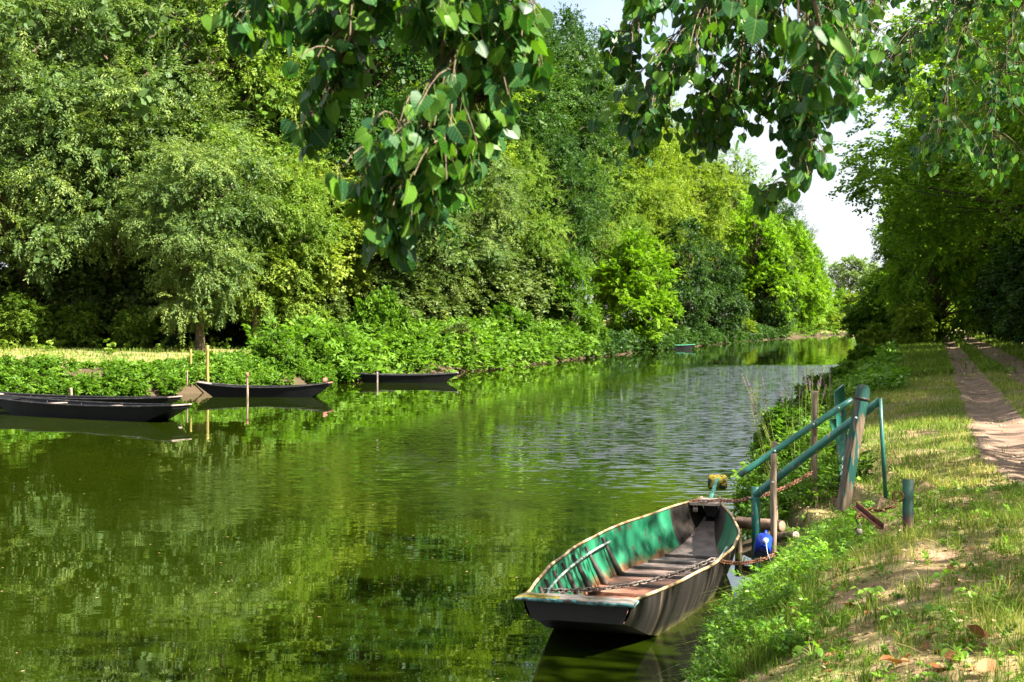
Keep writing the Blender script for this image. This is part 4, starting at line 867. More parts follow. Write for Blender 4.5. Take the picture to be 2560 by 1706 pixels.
# towpath side: trees along the right of the track
for y, q, ht, wid, lb, rt in (
    (28, 8.4, 16, 1.2, 'leafy poplar overhanging the track at the upper right corner', 2.9),
    (37, 8.4, 17, 1.3, 'poplar second along the right of the track', 3.3),
    (46, 7.8, 18, 1.35, 'poplar third along the right of the track', 2.7),
    (58, 6.6, 19, 1.4, 'poplar fourth along the right of the track', 3.6),
    (72, 5.4, 20, 1.4, 'poplar fifth along the right of the track', 2.5),
    (90, 5.4, 20, 1.35, 'poplar sixth along the right of the track', 3.1),
    (112, 5.6, 20, 1.3, 'poplar seventh along the right of the track', .5),
    (135, 5.6, 20, 1.2, 'poplar eighth along the right of the track, near its vanishing point', 1.9),
    (165, 5.6, 20, 1.2, 'poplar at the far right end of the track', 1.2)):
    tree('road_poplar', 'poplar_tree', XP(y) + q, y, ht, wid, lb, L_POP, 'poplars along the right of the track', rot=rt)
for y, q, ht, wid, lb in ((94, -.4, 14.5, .75, 'poplar on the water side of the track with a ragged edge against the sky'), (110, -1.0, 14, .85, 'second poplar on the water side of the track'), (124, -1.6, 14, .9, 'third poplar on the water side of the track'), (150, -2, 15, .9, 'fourth poplar on the water side of the track'), (190, -1, 16, .8, 'last poplar on the water side of the track')):
    tree('alder', 'poplar_tree', XP(y) + q, y, ht, wid * 1.05, lb, L_POP, 'poplars between track and water')
tree('alder', 'alder_tree', XP(230) + 1, 230, 14, 1.0, 'dark tree closing the far end of the track', L_ALDER)
for i, (y, q) in enumerate([(y, 5.4 + .5 * math.sin(y)) for y in (44, 50, 56, 63, 70, 78, 86, 95, 105, 116, 128, 142, 158)]):
    tree('ivy_bush', 'hedge_bush', XP(y) + q, y, 4.6 + (i % 3) * .6, 1.15, ORD[i] + ' dark ivy hedge bush along the right of the track, counted away from the viewer', L_ALDER, 'hedge along the right of the track', cat='bush')
for y, q, ht, wid, lb, mt, ky in (
    (40, .9, .7, 1.2, 'low bright bush on the towpath bank right of the green board', L_HERB, 'shrub'),
    (47, .9, .75, 1.2, 'bright bush on the towpath bank above the ruffled water', L_SHRUB, 'shrub'),
    (66, .9, .9, 1.1, 'round bush midway along the towpath bank', L_HERB, 'shrub_round'),
    (78, 1.0, 1.0, 1.1, 'bright bush at the water edge before the far poplars', L_LIME, 'shrub'),
    (92, 1.2, 1.8, 1.0, 'tall sunlit bush leaning over the water by the towpath', L_LIME, 'shrub'),
    (110, 1.6, 5.0, 1.0, 'tall green bush at the water below the towpath poplars', L_SHRUB, 'shrub'),
    (135, 1.6, 6.0, 1.0, 'last tall bush on the towpath bank before the bend', L_LIME, 'shrub'),
    (33, .7, .85, 1.1, 'small leafy bush beyond the tall wood stake', L_HERB, 'shrub'),
    (27, .55, .8, 1.1, 'leafy bush at the water edge behind the upper handrail', L_SHRUB, 'shrub_round'),
    (22.5, .45, .8, .95, 'leafy bush hanging over the water behind the handrails', L_HERB, 'shrub_round'),
    (19.6, .45, .62, 1.0, 'low leafy bush just behind the landing', L_SHRUB, 'shrub_round')):
    tree(ky, 'bank_bush', float(XR(y)) + q, y, ht, wid, lb, mt, 'bushes on the towpath bank', cat='bush')
# beside and behind the viewpoint: poplars, and unseen sparse trees added for dappled shade
for y, q, ht, lb in ((90.5, -1.7, 2.8, 'bush hiding the foot of the first waterside poplar'), (103, -1.6, 4.4, 'bush hiding the foot of the second waterside poplar'), (118, -1.6, 5.5, 'bush at the foot of the third waterside poplar')):
    tree('ivy_bush', 'verge_bush', XP(y) + q, y, ht, 1.0, lb, L_LIME, 'bushes between track and water', cat='bush')
for x, y, ht, lb in ((10.6, 6.5, 12.5, 'sparse shade tree added out of view at the right'), (12.4, 13.5, 13, 'second sparse shade tree added out of view'), (9.5, -2.5, 12, 'unseen sparse shade tree added beside the viewpoint')):
    tree('light', 'dapple_tree', x, y, ht, 1.0, lb, L_POP, 'unseen shade trees added around the viewpoint')
for x, y, ht, wid, lb in ( (14, 23, 14, .8, 'roadside poplar behind the upper right leaves'), (-3, -12, 16, 1.0, 'poplar on the bank behind the viewpoint'), (6, -16, 16, 1.0, 'poplar by the track behind the viewpoint')):
    tree('road_poplar', 'poplar_tree', x, y, ht, wid, lb, L_POP, 'poplars around the viewpoint')

# ------------------------------------------------------------------ hanging poplar boughs near the viewpoint
def poplar_leaf(seed, curl, fold):
    r = np.random.default_rng(seed); e = np.array([(0, 0), (.32, -.09), (.52, .12), (.53, .38), (.40, .66), (.17, .88), (0, 1.02)]); e[1:-1] *= r.uniform(.93, 1.07, (5, 2))
    my = np.array([0, .02, .16, .39, .66, .88, 1.02]); b = MB()
    for sd in (1, -1):
        ed = np.stack([sd * e[:, 0], e[:, 1], fold * e[:, 0] - curl * e[:, 1] ** 2 + .03 * np.sin(e[:, 1] * 9 + seed) * e[:, 0] * 2], -1); mi = np.stack([0 * my, my, -curl * my ** 2], -1)
        V = np.vstack([mi, ed]); Q, T = [], []
        for i in range(6):
            f = [i, i + 1, 7 + i + 1, 7 + i]
            if i == 0: T.append([1, 8, 0][::sd])
            elif i == 5: T.append([5, 6, 12][::-sd])
            else: Q.append(f[::-sd])
        b.add(V, Q, T)
    t = np.linspace(0, 1, 5)[:, None]; P = np.hstack([.03 * np.sin(3 * t), -t * .62, .16 * t ** 2 * (1 if seed % 2 else -1)])
    b.tube(P, [.012, .012, .013, .015, .018], 3, m=1, cap=False); return b
PETI = mat_noise('petiole', [(.3, (.14, .19, .03)), (.7, (.26, .30, .06))], 9, rough=.5)
LB = [poplar_leaf(i, c, f) for i, (c, f) in enumerate(((.10, .12), (.28, .20), (-.12, .06), (.18, .34), (.05, .02)))]
LM = [b.mesh('poplar_leaf', [L_NEAR, PETI], smooth=True) for b in LB]
def leafco(me, V): at = me.attributes.new('leafco', 'FLOAT_VECTOR', 'POINT'); at.data.foreach_set('vector', np.asarray(V, np.float32).ravel())
for b, me in zip(LB, LM): leafco(me, np.concatenate(b.V))

def bough(name, label, strands, D0, size, nparts, limb_from, seed, depth=.5, dense=1.0):
    r = np.random.default_rng(seed); root_p = px(*strands[0][0][0][:2], D0); o = empty(name, tuple(root_p), label, 'branch', 'poplar boughs hanging in front of the view')
    pos, dirs, nrm, scl, tb = [], [], [], [], MB()
    for pts, spread, count, r0 in strands:
        P = np.array([px(u, v, D0 + dd) for u, v, dd in pts]); k = np.linspace(0, len(P) - 1, 24)
        C = np.array([[np.interp(t, np.arange(len(P)), P[:, j]) for j in range(3)] for t in k]); C[1:-1] += r.normal(0, .012, (22, 3)); C[1:-1] = (C[:-2] + C[1:-1] * 2 + C[2:]) / 4
        tb.tube(C, np.linspace(r0 * .6, .0025, 24), 6, cap=False)
        sm = spread / F * D0; ng = max(1, int(count * dense) // 5)
        for g_ in range(ng):
            t = r.uniform(.03, 1) ** .85; i = t * 23; base = np.array([np.interp(i, np.arange(24), C[:, j]) for j in range(3)])
            taper = 1.0 if t < .75 else 1 - .6 * (t - .75) / .25
            off = r.normal(0, .55, 3) * np.array([1, depth / max(sm, .05) * .8, .75]) * sm * taper; off[1] = np.clip(off[1], -depth * 1.6, depth * 1.6)
            gc = base + off; gc[2] -= .02
            st = np.array([np.interp(max(i - r.uniform(2, 5), 0), np.arange(24), C[:, j]) for j in range(3)])
            mid_ = .5 * (st + gc) + [0, 0, .25 * np.linalg.norm(gc - st)]; kk = np.linspace(0, 1, 6)[:, None]
            B = (1 - kk) ** 2 * st + 2 * kk * (1 - kk) * mid_ + kk ** 2 * gc; tb.tube(B, np.linspace(.004, .0018, 6), 4, cap=False)
            for q in range(5):
                s_ = size * r.uniform(.62, 1.12); dn = unit(np.array([r.normal(0, .45), r.normal(0, .45), -1 + r.normal(0, .25)])); nn = unit(np.array([r.normal(0, .8), r.normal(-.35, .7), r.normal(.25, .5)]))
                kb = r.uniform(.45, 1); bp = B[min(5, int(kb * 5.99))]
                nn = unit(nn - nn.dot(dn) * dn); pos.append(bp + dn * s_ * .55 + np.cross(dn, nn) * r.normal(0, .4) * s_ + nn * r.normal(0, .25) * s_); dirs.append(dn); nrm.append(nn); scl.append(s_)
    pos, dirs, nrm, scl = map(np.array, (pos, dirs, nrm, scl))
    a = px(*strands[0][0][0][:2], D0)
    for pts, *_ in strands[1:]:
        b_ = px(*pts[0][:2], D0 + pts[0][2]); 
        if np.linalg.norm(b_ - a) > .05: tb.tube(sag(a, b_, -.06, 8), np.linspace(.008, .006, 8), 6, cap=False)
    if limb_from is not None:
        L = np.array(limb_from); tb.tube(sag(L, a, -.5, 14), np.linspace(.05, .008, 14), 7, cap=False)
    tb.build('twigs', TWIG, o, smooth=True, origin=root_p)
    u = CX + F * pos[:, 0] / pos[:, 1]; v = HZ - F * (pos[:, 2] - CAMZ) / pos[:, 1]
    inside = (u > -20) & (u < 2580) & (v > -30); key = np.where(inside, pos[:, 1] / scl, 1e6 + pos[:, 1]); order = np.argsort(key)
    sf = MB(); lco = []
    for n_, i in enumerate(order):
        y_, z_ = dirs[i], nrm[i]; x_ = np.cross(y_, z_); Mx = np.stack([x_, y_, z_], 1) * scl[i]; vi = int(r.integers(5))
        if n_ < nparts and inside[i]:
            c = link('leaf', LM[vi], o); M4 = Matrix([list(Mx[k]) + [pos[i][k] - root_p[k]] for k in range(3)] + [[0, 0, 0, 1]]); c.matrix_local = M4
        else:
            lb = LB[vi]; base = sf.n
            for V_, in zip(lb.V): sf.V.append(V_ @ Mx.T + pos[i])
            lco.extend(lb.V)
            for q_, m_ in zip(lb.Q, lb.qm): sf.Q.append(q_ + base); sf.qm.append(m_)
            for q_, m_ in zip(lb.T, lb.tm): sf.T.append(q_ + base); sf.tm.append(m_)
            sf.A.append(np.full(lb.n, r.uniform(0, 1))); sf.n += lb.n
    if sf.n:
        so = tag(sf.build('leaves', [L_NEAR, PETI], o, smooth=True, origin=root_p), kind='stuff'); leafco(so.data, np.concatenate(lco))
    return o

LIMB = (5.2, 2.0, 6.5)
bough('poplar_bough', 'drooping poplar bough with large dark heart-shaped leaves at the upper middle', [
    ([(1130, -200, 0), (1150, 0, 0), (1160, 180, .05), (1110, 340, -.05), (1040, 460, -.05), (960, 560, -.1)], 118, 400, .011),
    ([(1130, -200, 0), (1210, 20, .2), (1240, 170, .2), (1150, 340, .15)], 95, 200, .009),
    ([(1130, -200, 0), (1280, -60, .1), (1330, 60, .1), (1345, 170, .1)], 44, 60, .008),
    ([(1130, -200, 0), (960, -120, .2), (760, -80, .2), (640, 20, .15), (605, 80, .1)], 58, 110, .010),
    ([(960, -150, .2), (880, 20, .2), (850, 150, .15), (815, 240, .1)], 58, 120, .008),
    ([(850, 140, .15), (800, 270, .1), (765, 350, .05)], 30, 26, .005),
    ([(1130, -200, 0), (1000, -90, .3), (900, -20, .35), (790, 80, .3)], 70, 110, .008),
    ([(1130, -200, 0), (1090, -60, -.1), (1060, 50, -.1)], 80, 70, .008),
    ([(1100, 240, 0), (990, 360, -.1), (905, 470, -.1)], 46, 70, .006)], 4.6, .063, 300, LIMB, 41, .4, 1.75)
bough('poplar_bough', 'dark poplar bough against the sky with a hanging strand, upper right of middle', [
    ([(1900, -240, 0), (1820, -60, 0), (1720, 110, 0), (1640, 260, 0), (1610, 330, 0)], 90, 220, .016),
    ([(1900, -240, 0), (1700, -80, .2), (1600, 20, .2), (1555, 160, .2), (1530, 80, .2)], 58, 100, .012),
    ([(1900, -240, 0), (1910, -40, .3), (1880, 130, .3), (1800, 260, .3), (1760, 330, .3)], 110, 280, .014),
    ([(1900, -240, 0), (2010, -40, 0), (2020, 120, 0), (2000, 230, 0), (2000, 320, 0)], 100, 240, .014),
    ([(2000, 240, 0), (2010, 330, 0), (2000, 420, 0), (1960, 460, 0), (1900, 480, 0)], 28, 70, .006),
    ([(1900, -240, 0), (2090, -50, -.2), (2130, 110, -.2), (2110, 270, -.2)], 75, 130, .012),
    ([(1750, -60, -.3), (1650, -20, -.3), (1560, -10, -.3)], 40, 40, .008)], 7.0, .060, 300, LIMB, 42, .7, 2.8)
bough('poplar_bough', 'near spray of few large pale poplar leaves before the dark bough', [
    ([(1960, -120, 0), (2000, 20, 0), (2060, 120, 0), (2075, 215, 0)], 40, 28, .007),
    ([(1960, -120, 0), (1850, -20, 0), (1830, 40, 0)], 32, 12, .006),
    ([(2060, 100, 0), (2020, 180, 0), (2040, 240, 0)], 26, 14, .005)], 3.9, .070, 60, LIMB, 43, .2)
bough('poplar_bough', 'poplar bough of small leaves trailing across the upper right corner', [
    ([(2700, -260, 0), (2450, -60, 0), (2300, 90, 0), (2200, 220, 0)], 110, 240, .022),
    ([(2700, -260, 0), (2560, 0, .4), (2500, 180, .4), (2480, 330, .4), (2500, 420, .4)], 95, 200, .02),
    ([(2700, -260, 0), (2330, -80, .3), (2180, 0, .3), (2130, 90, .3)], 80, 160, .02),
    ([(2450, -60, 0), (2400, 120, 0), (2350, 280, 0), (2330, 400, 0)], 80, 140, .012)], 11.5, .072, 300, (8.5, 8.5, 8.8), 44, 1.2, 2.2)

# ------------------------------------------------------------------ grass on the towpath bank
def blades(x, y, h, w, tint, name, label, lean=.55):
    n = len(x); z = H(x, y) - .01; a = rng.uniform(0, 2 * np.pi, n); la = rng.uniform(0, 2 * np.pi, n); ln = h * np.abs(rng.normal(0, lean, n))
    s = np.stack([np.cos(a), np.sin(a), 0 * a], -1) * (w / 2)[:, None]; l = np.stack([np.cos(la), np.sin(la), 0 * la], -1)
    b = np.stack([x, y, z], -1); m_ = b + l * (ln * .35)[:, None] + np.stack([0 * x, 0 * x, h * .6], -1); t = b + l * ln[:, None] + np.stack([0 * x, 0 * x, h * np.clip(1 - (ln / np.maximum(h, .01)) ** 2 * .35, .3, 1)], -1)
    V = np.stack([b - s, b + s, m_ + s * .75, m_ - s * .75, t], 1).reshape(-1, 3); k = np.arange(n)[:, None] * 5
    o = MB().add(V, k + np.array([0, 1, 2, 3]), k + np.array([3, 2, 4]), a=np.repeat(tint, 5)).build(name, L_GRASS)
    return tag(o, label, 'grass', kind='stuff')

def bank_pts(n, y0, y1, off0=.05, off1=6.0, bias=1.0):
    y = y0 + (y1 - y0) * rng.uniform(0, 1, n) ** bias; r, p = XR(y), np.maximum(XP(y), XR(y) + 1.6); x = r + off0 + rng.uniform(0, 1, n) * (p + 3.2 + off1 - r); return x, y
def keep_grass(x, y, thr):
    pr = x - XP(y); rut = ((pr > .06) & (pr < .95)) | ((pr > 1.6) & (pr < 2.95)); rut = rut & (rng.uniform(0, 1, len(x)) > .03)
    land = (y > 14.8) & (y < 16.75) & (x > 2.85) & (x < 3.95) & (rng.uniform(0, 1, len(x)) > .12)
    dens = .5 + .5 * wob(x, y, .9) + .35 * wob(x + 3, y, 2.6); return ~rut & ~land & (dens + rng.uniform(-.3, .3, len(x)) > thr)
def gtint(x, y): return np.clip(.26 + .34 * wob(x * .8 + 5, y * .8, 1.1) + rng.normal(0, .18, len(x)) + .2 * sstep(x - XR(y), .8, 2.0), 0, 1)
tx, ty = bank_pts(1700, 5.2, 16, -.05, .2, 1.1); nb_ = rng.integers(14, 46, len(tx)); x = np.repeat(tx, nb_) + rng.normal(0, .03, nb_.sum()); y = np.repeat(ty, nb_) + rng.normal(0, .03, nb_.sum()); k = keep_grass(x, y, .12) & (x > XR(y) - .05); x, y = x[k], y[k]
blades(x, y, rng.uniform(.06, .17, len(x)) * (1 + .4 * wob(x, y, .6)), rng.uniform(.003, .006, len(x)), np.clip(gtint(x, y) + .25 * wob(x, y, 6), 0, 1), 'grass_tufts', 'tufts of longer grass on the near bank', .8)
ty = rng.uniform(8.8, 14.8, 330); tx = XR(ty) + rng.uniform(-.04, .8, 330); nb_ = rng.integers(18, 50, 330); x = np.repeat(tx, nb_) + rng.normal(0, .03, nb_.sum()); y = np.repeat(ty, nb_) + rng.normal(0, .03, nb_.sum())
blades(x, y, rng.uniform(.10, .30, len(x)), rng.uniform(.003, .006, len(x)), np.clip(rng.normal(.3, .18, len(x)), 0, 1), 'slope_grass', 'long grass hanging from the slope beside the punt', .8)
x, y = bank_pts(75000, 5.0, 15, .0, .5, 1.1); k = keep_grass(x, y, .44); x, y = x[k], y[k]
blades(x, y, rng.uniform(.035, .13, len(x)) * (1 + .5 * wob(x, y, .7)), rng.uniform(.0025, .006, len(x)), gtint(x, y), 'near_grass', 'short sunlit grass and straw on the near bank')
x, y = bank_pts(85000, 15, 42, .1, .6, 1.3); k = keep_grass(x, y, .2); x, y = x[k], y[k]
blades(x, y, rng.uniform(.04, .15, len(x)) * (1 + .6 * wob(x, y, .8)), rng.uniform(.006, .012, len(x)), np.clip(gtint(x, y) + .15 * wob(x, y, 3), 0, 1), 'bank_grass', 'sunlit grass between the handrails and the track', .95)
x, y = bank_pts(52000, 42, 150, .2, .8, 1.5); k = keep_grass(x, y, .1); x, y = x[k], y[k]
blades(x, y, rng.uniform(.15, .34, len(x)), rng.uniform(.02, .045, len(x)), gtint(x, y) * .7, 'far_grass', 'grass verge along the far part of the track', .8)
# far bank lawn and straw
x = rng.uniform(-40, -3, 26000); y = rng.uniform(46, 72, 26000); dl = XL(y) - x; k = (dl > .3) & (dl < 26); x, y = x[k], y[k]
blades(x, y, rng.uniform(.06, .22, len(x)), rng.uniform(.02, .035, len(x)), np.clip(.36 + .45 * wob(x, y, .5), 0, 1), 'lawn_grass', 'dry grass in the clearing on the far bank')

# ------------------------------------------------------------------ herbs
def herb_mesh(x, y, ht, kind, ls, nsp, seed, name, label, mat):
    r = np.random.default_rng(seed); n = len(x); z = H(x, y); i = np.repeat(np.arange(n), nsp); t = np.tile(np.linspace(.15, 1, nsp), n)
    an = r.uniform(0, 2 * np.pi, len(i)); O = np.stack([x[i] + r.normal(0, .03, len(i)), y[i] + r.normal(0, .03, len(i)), np.maximum(z[i], -.02) + ht[i] * t], -1)
    A = np.stack([np.cos(an), np.sin(an), r.uniform(-.1, .9, len(i))], -1); V, Q, T = scatter_sprays(O, A, ht[i] * r.uniform(.3, .5, len(i)), kind, r, ls, np.clip(np.repeat(r.uniform(.2, .75, n), nsp), 0, 1))
    return tag(MB().add(V, Q, a=T).build(name, mat), label, 'undergrowth', kind='stuff')
y = rng.uniform(45, 62, 1700); dl = -.25 + rng.uniform(.0, 1, 1700) ** 1.3 * 4.0; x = XL(y) - dl; k = (wob(x, y, .8) > -.42) & (x / y * F + CX < 880); x, y = x[k], y[k]
herb_mesh(x, y, rng.uniform(.25, .6, len(x)) * (.85 + .65 * wob(x, y, .45)) * (1 - .5 * sstep(XL(y) - x, 1.5, 3.5)), 'herb', .85, 7, 51, 'bank_undergrowth', 'bright green nettles covering the far bank behind the black punts', L_HERB)
y = np.concatenate([rng.uniform(58, 98, 620), rng.uniform(205, 325, 380)]); x = XL(y) - rng.uniform(-.15, 1, 1000) * (2.5 + y * .02)
herb_mesh(x, y, rng.uniform(.5, 1.3, len(x)) * (1 + y / 250), 'herb', 1.9, 5, 52, 'waterside_undergrowth', 'green undergrowth between the shrubs of the far waterline', L_SHRUB)
y = rng.uniform(97, 206, 900); x = XL(y) - rng.uniform(-.25, 1, 900) * 2.6
herb_mesh(x, y, rng.uniform(.5, 1.3, 900), 'herb', 2.0, 5, 58, 'shaded_undergrowth', 'undergrowth over the water below the alders, coloured dark for the shade there', L_ALDER)  # dark leaf colour paints in the shade under the overhanging trees
x = rng.uniform(-40, 2, 620); y = rng.uniform(57, 78, 620); k = (XL(y) - x > 8.5); x, y = x[k], y[k]
herb_mesh(x, y, rng.uniform(.15, .5, len(x)), 'ivy', .8, 4, 53, 'ivy_undergrowth', 'pale ivy carpet along the foot of the wood', L_ASHB)
y = rng.uniform(8.6, 14.6, 400); x = XR(y) + rng.uniform(.0, 1, 400) ** 1 * .9; k = rng.uniform(0, 1, 400) < 1.15 - (x - XR(y)) / .9; x, y = x[k], y[k]
herb_mesh(x, y, rng.uniform(.08, .24, len(x)), 'herb', .25, 12, 54, 'near_herbs', 'bright small-leaved herbs overhanging the water beside the punt', L_WEED)
y = rng.uniform(16.6, 34, 420); x = XR(y) + rng.uniform(-.2, 1.2, 420)
herb_mesh(x, y, rng.uniform(.2, .5, len(x)), 'herb', .45, 9, 55, 'bank_herbs', 'leafy herbs along the water behind the handrails', L_HERB)
y = 34 + 230 * rng.uniform(0, 1, 950) ** 1.5; x = XR(y) + rng.uniform(-.2, 2.6, 950)
herb_mesh(x, y, rng.uniform(.16, .42, len(x)), 'herb', 1.0, 5, 56, 'far_bank_herbs', 'green herbs along the far towpath waterline', L_WEED)
x, y = bank_pts(420, 6, 15, .5, -2.5); k = keep_grass(x, y, .1); x, y = x[k], y[k]
herb_mesh(x, y, rng.uniform(.03, .09, len(x)), 'herb', .2, 5, 57, 'clover_patches', 'low clover and seedlings in the short grass', L_WEED)

# litter: small dead bits on the ground
x, y = bank_pts(13000, 5.5, 18, .3, .2, 1.1); n = len(x); sz = rng.uniform(.007, .034, n)
a = rng.uniform(0, 6.28, n); z = H(x, y) + .006; d = np.stack([np.cos(a), np.sin(a), rng.normal(0, .25, n)], -1); nn = np.stack([rng.normal(0, .35, n), rng.normal(0, .35, n), np.ones(n)], -1)
V = leaf_quads(np.stack([x, y, z], -1), d, nn, sz * 1.8, sz, .25); tag(MB().add(V.reshape(-1, 3), np.arange(n * 4).reshape(-1, 4), a=np.repeat(rng.uniform(0, 1, n), 4)).build('leaf_litter', L_LITTER), 'dry leaf litter and twigs scattered on the near bank', 'litter', kind='stuff')
# dead twigs and straw
n = 1500; x, y = bank_pts(n, 6, 14, .3, .0); b = MB(); a = rng.uniform(0, 6.28, n); L = rng.uniform(.04, .16, n)
for i in range(0, n, 2):
    p0 = np.array([x[i], y[i], float(H(x[i], y[i])) + .012]); p1 = p0 + [math.cos(a[i]) * L[i], math.sin(a[i]) * L[i], rng.uniform(-.005, .05)]; b.tube([p0, (p0 + p1) / 2 + rng.normal(0, .006, 3), p1], [.0018, .0018, .001], 3, cap=False, a=rng.uniform(.5, 1))
tag(b.build('dead_straw', L_LITTER), 'dead straw and thin twigs lying on the near bank', 'straw', kind='stuff')

# ------------------------------------------------------------------ broad-leaved weeds standing singly on the near bank
def weed(u, v, n, size, h, label, spread=.12, seed=0, mat=None):
    q = hit(u, v); r = np.random.default_rng(seed + int(u)); o = empty('weed', tuple(q), label, 'plant', 'broad-leaved weeds on the near bank'); b = MB()
    for i in range(n):
        an = i * 2.4 + r.uniform(-.4, .4); rad = spread * r.uniform(.25, 1); hh = h * r.uniform(.45, 1.0); tip = np.array([math.cos(an) * rad, math.sin(an) * rad, hh])
        b.tube([[0, 0, -.02], tip * [.35, .35, .6], tip], [.003, .0025, .002], 4, cap=False, m=0)
        d = unit(np.array([math.cos(an), math.sin(an), r.uniform(-.7, .05)])); nn = unit(np.array([r.normal(0, .3), r.normal(-.2, .3), 1])); nn = unit(nn - nn.dot(d) * d); s_ = size * r.uniform(.65, 1.15)
        c = link('leaf', WM[int(r.integers(3))], o); M = np.stack([np.cross(d, nn), d, nn], 1) * s_; c.matrix_local = Matrix([list(M[k]) + [tip[k]] for k in range(3)] + [[0, 0, 0, 1]])
    b.build('stalks', PETI, o); return o
def weed_leaf(seed):
    b = MB(); r = np.random.default_rng(seed); e = np.array([(0, 0), (.22, .05), (.40, .28), (.40, .55), (.24, .85), (0, 1.05)]); my = np.array([0, .06, .3, .55, .84, 1.05])
    for sd in (1, -1):
        ed = np.stack([sd * e[:, 0], e[:, 1], .18 * e[:, 0] - .28 * e[:, 1] ** 2], -1); mi = np.stack([0 * my, my, -.28 * my ** 2], -1)
        b.add(np.vstack([mi, ed]), [[i, i + 1, 7 + i, 6 + i][::-sd] for i in range(1, 4)], [[0, 1, 7][::-sd], [4, 5, 10][::-sd]])
    return b.mesh('weed_leaf', L_WEED, smooth=True)
WM = [weed_leaf(i) for i in range(3)]
for u, v, n, s_, h, lb, sp in (
    (2175, 1512, 16, .055, .13, 'bright bushy weed at the middle of the near bank', .1), (2307, 1556, 4, .085, .12, 'weed with one big round sunlit leaf', .07), (2354, 1470, 5, .06, .17, 'tall stalked seedling with a pale top leaf', .06),
    (2420, 1500, 5, .055, .10, 'small seedling right of the tall stalked one', .08), (2029, 1650, 12, .065, .10, 'sunlit lobed weed near the bottom edge', .09), (2321, 1600, 14, .05, .09, 'dark green weed low in the foreground', .1),
    (2235, 1560, 8, .05, .11, 'weed trailing below the bright bushy one', .08), (2470, 1515, 6, .045, .07, 'small weed near the right edge', .08), (2080, 1500, 10, .05, .10, 'green weed above the big brown leaves', .1),
    (2120, 1300, 16, .05, .20, 'leafy dark weed beside the rusty bar', .14), (2085, 1330, 14, .045, .15, 'speckled weed left of the padlock', .12), (2010, 1310, 9, .05, .14, 'sunlit dock plant on the earth landing', .1), (2130, 1225, 10, .05, .16, 'leafy weed at the foot of the leaning post', .1),
    (1990, 1345, 10, .05, .12, 'yellow-green weed right of the jerrycan', .1), (2055, 1400, 14, .05, .14, 'sunlit weed on the slope below the landing', .12), (1960, 1420, 14, .05, .16, 'bright weed overhanging below the jerrycan', .12), (1925, 1480, 16, .05, .18, 'broad weed on the slope beside the punt', .14), (1870, 1560, 16, .05, .18, 'weed at the water edge below the punt stern', .14), (1990, 1540, 12, .05, .12, 'weed left of the big brown leaves', .1), (1850, 1650, 14, .05, .14, 'weed at the bottom edge beside the water', .12), (2400, 1650, 10, .05, .08, 'low weed among the brown leaves in the corner', .1)):
    weed(u, v, n, s_, h, lb, sp)

# dry poplar leaves on the ground
DM = []
for i, (c, f) in enumerate(((.35, .5), (.5, .25), (-.3, .6))):
    DM.append(poplar_leaf(i + 20, c, f).mesh('dry_leaf', [L_DRY, TWIG], smooth=True))
def dry(u, v, s_, label, group=None, stand=.2, seed=1):
    q = hit(u, v); r = np.random.default_rng(int(u * 7 + v)); o = tag(link('fallen_leaf', DM[int(r.integers(3))], None), label, 'leaf', group or 'fallen leaves on the near bank')
    o.location = q + [0, 0, .012 + s_ * .25 * stand]; o.rotation_euler = (r.normal(0, .25) + stand, r.normal(0, .3), r.uniform(0, 6.28)); o.scale = (s_, s_, s_)
for u, v, s_, lb in ((2003, 1578, .12, 'largest curled brown leaf standing up on the near bank'), (1985, 1560, .10, 'brown leaf touching the largest curled one'), (2120, 1530, .10, 'reddish curled leaf below the bright bushy weed'), (2452, 1612, .095, 'orange upright leaf near the right corner'), (2425, 1622, .085, 'dull brown leaf left of the orange upright one'), (2240, 1672, .10, 'flat brown leaf lying near the bottom edge'), (2338, 1682, .09, 'dark curled leaf right of the flat brown one'), (2375, 1660, .09, 'reddish leaf between the dark curled and orange ones'), (2470, 1692, .10, 'pale brown leaf at the bottom right corner'), (2440, 1300, .08, 'pale dry leaf in the grass right of the bollard')):
    dry(u, v, s_, lb, stand=.5)
for k in range(70):
    u, v = rng.uniform(1980, 2555), rng.uniform(1230, 1700)
    if u - 1900 < (v - 1230) * -.1: continue
    dry(u, v, rng.uniform(.03, .06), 'small dry leaf lying in the short grass', 'small dry leaves in the grass', .1)

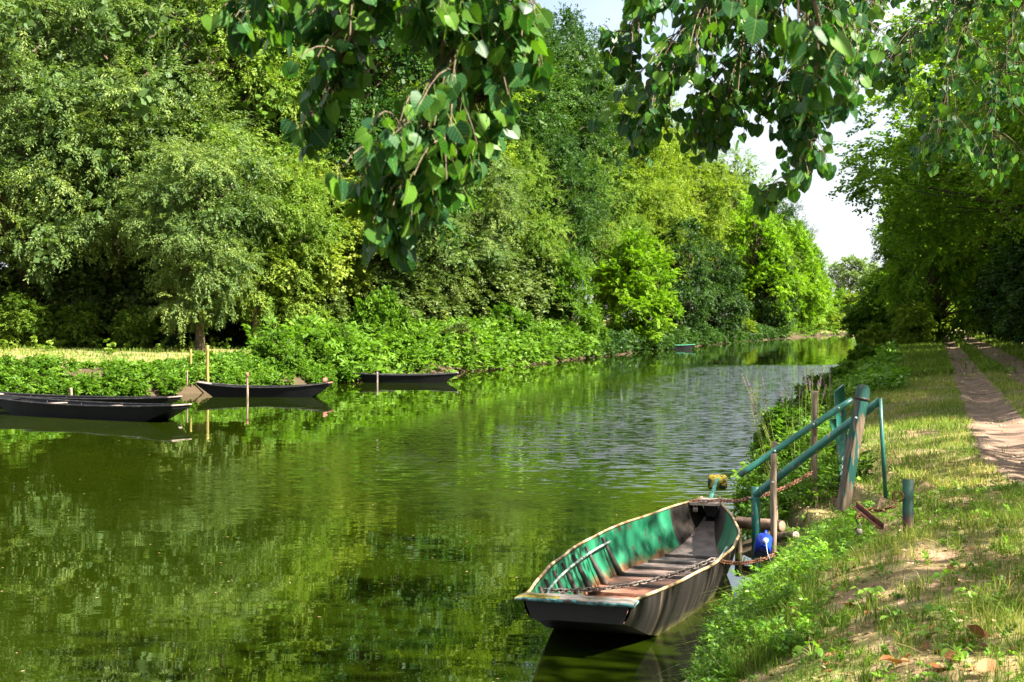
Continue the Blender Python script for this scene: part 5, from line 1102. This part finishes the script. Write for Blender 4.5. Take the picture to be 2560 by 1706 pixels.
# ------------------------------------------------------------------ purple loosestrife by the water
PURP = mat_leaf('loosestrife_flower', (.14, .05, .20), (.20, .08, .28), (.28, .13, .34), .5, .3)
def loosestrife(u, vb, vt, d, lean, label, seed, dark=False):
    r = np.random.default_rng(seed); base = px(u, vb, d); base[2] = min(base[2], max(.02, float(H(base[0], base[1])))); top = px(u + lean, vt, d); o = empty('loosestrife', tuple(base), label, 'plant', 'loosestrife at the water edge'); b, lf, fw = MB(), [], MB()
    for s_ in range(5):
        a0 = base + np.append(r.normal(0, .04, 2), 0); t1 = top + np.append(r.normal(0, .09, 2), r.uniform(-.22, .03)); P = sag(a0, t1, r.uniform(-.04, .04), 12); b.tube(P, np.linspace(.005, .002, 12), 4, cap=False)
        n = 26; i = r.uniform(1, 9.5, n); pp = np.array([[np.interp(q, np.arange(12), P[:, j]) for j in range(3)] for q in i]); an = r.uniform(0, 6.28, n); d_ = np.stack([np.cos(an), np.sin(an), r.uniform(.2, .8, n)], -1)
        lf.append(leaf_quads(pp, d_, np.stack([-np.cos(an) * .4, -np.sin(an) * .4, np.ones(n)], -1), r.uniform(.05, .09, n), r.uniform(.014, .022, n), .15))
        n = 40; i = r.uniform(9, 11, n); pp = np.array([[np.interp(q, np.arange(12), P[:, j]) for j in range(3)] for q in i]); an = r.uniform(0, 6.28, n); d_ = np.stack([np.cos(an), np.sin(an), r.uniform(0, .6, n)], -1)
        fq = leaf_quads(pp, d_, r.normal(size=(n, 3)), r.uniform(.012, .022, n), r.uniform(.010, .016, n), .1); fw.add(fq.reshape(-1, 3), np.arange(n * 4).reshape(-1, 4), a=r.uniform(0, 1))
    V = np.concatenate(lf); b.build('stems', PETI, o, origin=base); MB().add(V.reshape(-1, 3), np.arange(len(V) * 4).reshape(-1, 4), a=np.repeat(r.uniform(0, .5, len(V)), 4)).build('leaves', L_SHRUBD if dark else L_SHRUB, o, origin=base); tag(fw.build('flowers', PURP, o, origin=base), kind='stuff')
loosestrife(2010, 1110, 925, 19, 25, 'tallest loosestrife behind the tall wood stake', 61)
loosestrife(2045, 1080, 915, 21, -10, 'loosestrife between the stake and the green board', 62)
loosestrife(1990, 1115, 945, 18.5, -10, 'loosestrife left of the tall wood stake', 63)
loosestrife(1965, 1100, 935, 19, -85, 'dark drooping loosestrife leaning out over the ruffled water', 64, True)
loosestrife(2075, 1040, 930, 24, 5, 'loosestrife nearest the towpath bushes', 65)
loosestrife(1940, 1120, 985, 18, -60, 'short dark loosestrife below the drooping one', 66, True)

# specks drifting on the water
n = 260; y = rng.uniform(10, 45, n); x = XL(y) * .0 + rng.uniform(-.38, .16, n) * y; k = x < XR(y) - 1.4; x, y = x[k], y[k]; n = len(x); a = rng.uniform(0, 6.28, n); sz = rng.uniform(.008, .022, n)
V = leaf_quads(np.stack([x, y, np.full(n, .006)], -1), np.stack([np.cos(a), np.sin(a), 0 * a], -1), np.tile([0, 0, 1.0], (n, 1)), sz * 1.8, sz, .1)
tag(MB().add(V.reshape(-1, 3), np.arange(n * 4).reshape(-1, 4), a=np.repeat(rng.uniform(.4, 1, n), 4)).build('drifting_bits', L_LITTER), 'tiny leaves and petals drifting on the canal', 'litter', kind='stuff')

# loose stones on the track
n = 900; y = rng.uniform(9, 45, n); x = XP(y) + rng.uniform(0, 3.0, n); s_ = rng.uniform(.006, .022, n) * (1 + y / 40); z = H(x, y) + .012
O8 = np.array([[1, 0, 0], [-1, 0, 0], [0, 1, 0], [0, -1, 0], [0, 0, .6], [0, 0, -.6]]); T8 = np.array([[0, 2, 4], [2, 1, 4], [1, 3, 4], [3, 0, 4], [2, 0, 5], [1, 2, 5], [3, 1, 5], [0, 3, 5]])
V = O8[None] * s_[:, None, None] * rng.uniform(.6, 1.3, (n, 6, 3)) + np.stack([x, y, z], -1)[:, None]; T = (T8[None] + np.arange(n)[:, None, None] * 6).reshape(-1, 3)
tag(MB().add(V.reshape(-1, 3), None, T).build('loose_stones', STONE), 'small loose stones scattered on the track', 'gravel', kind='stuff')
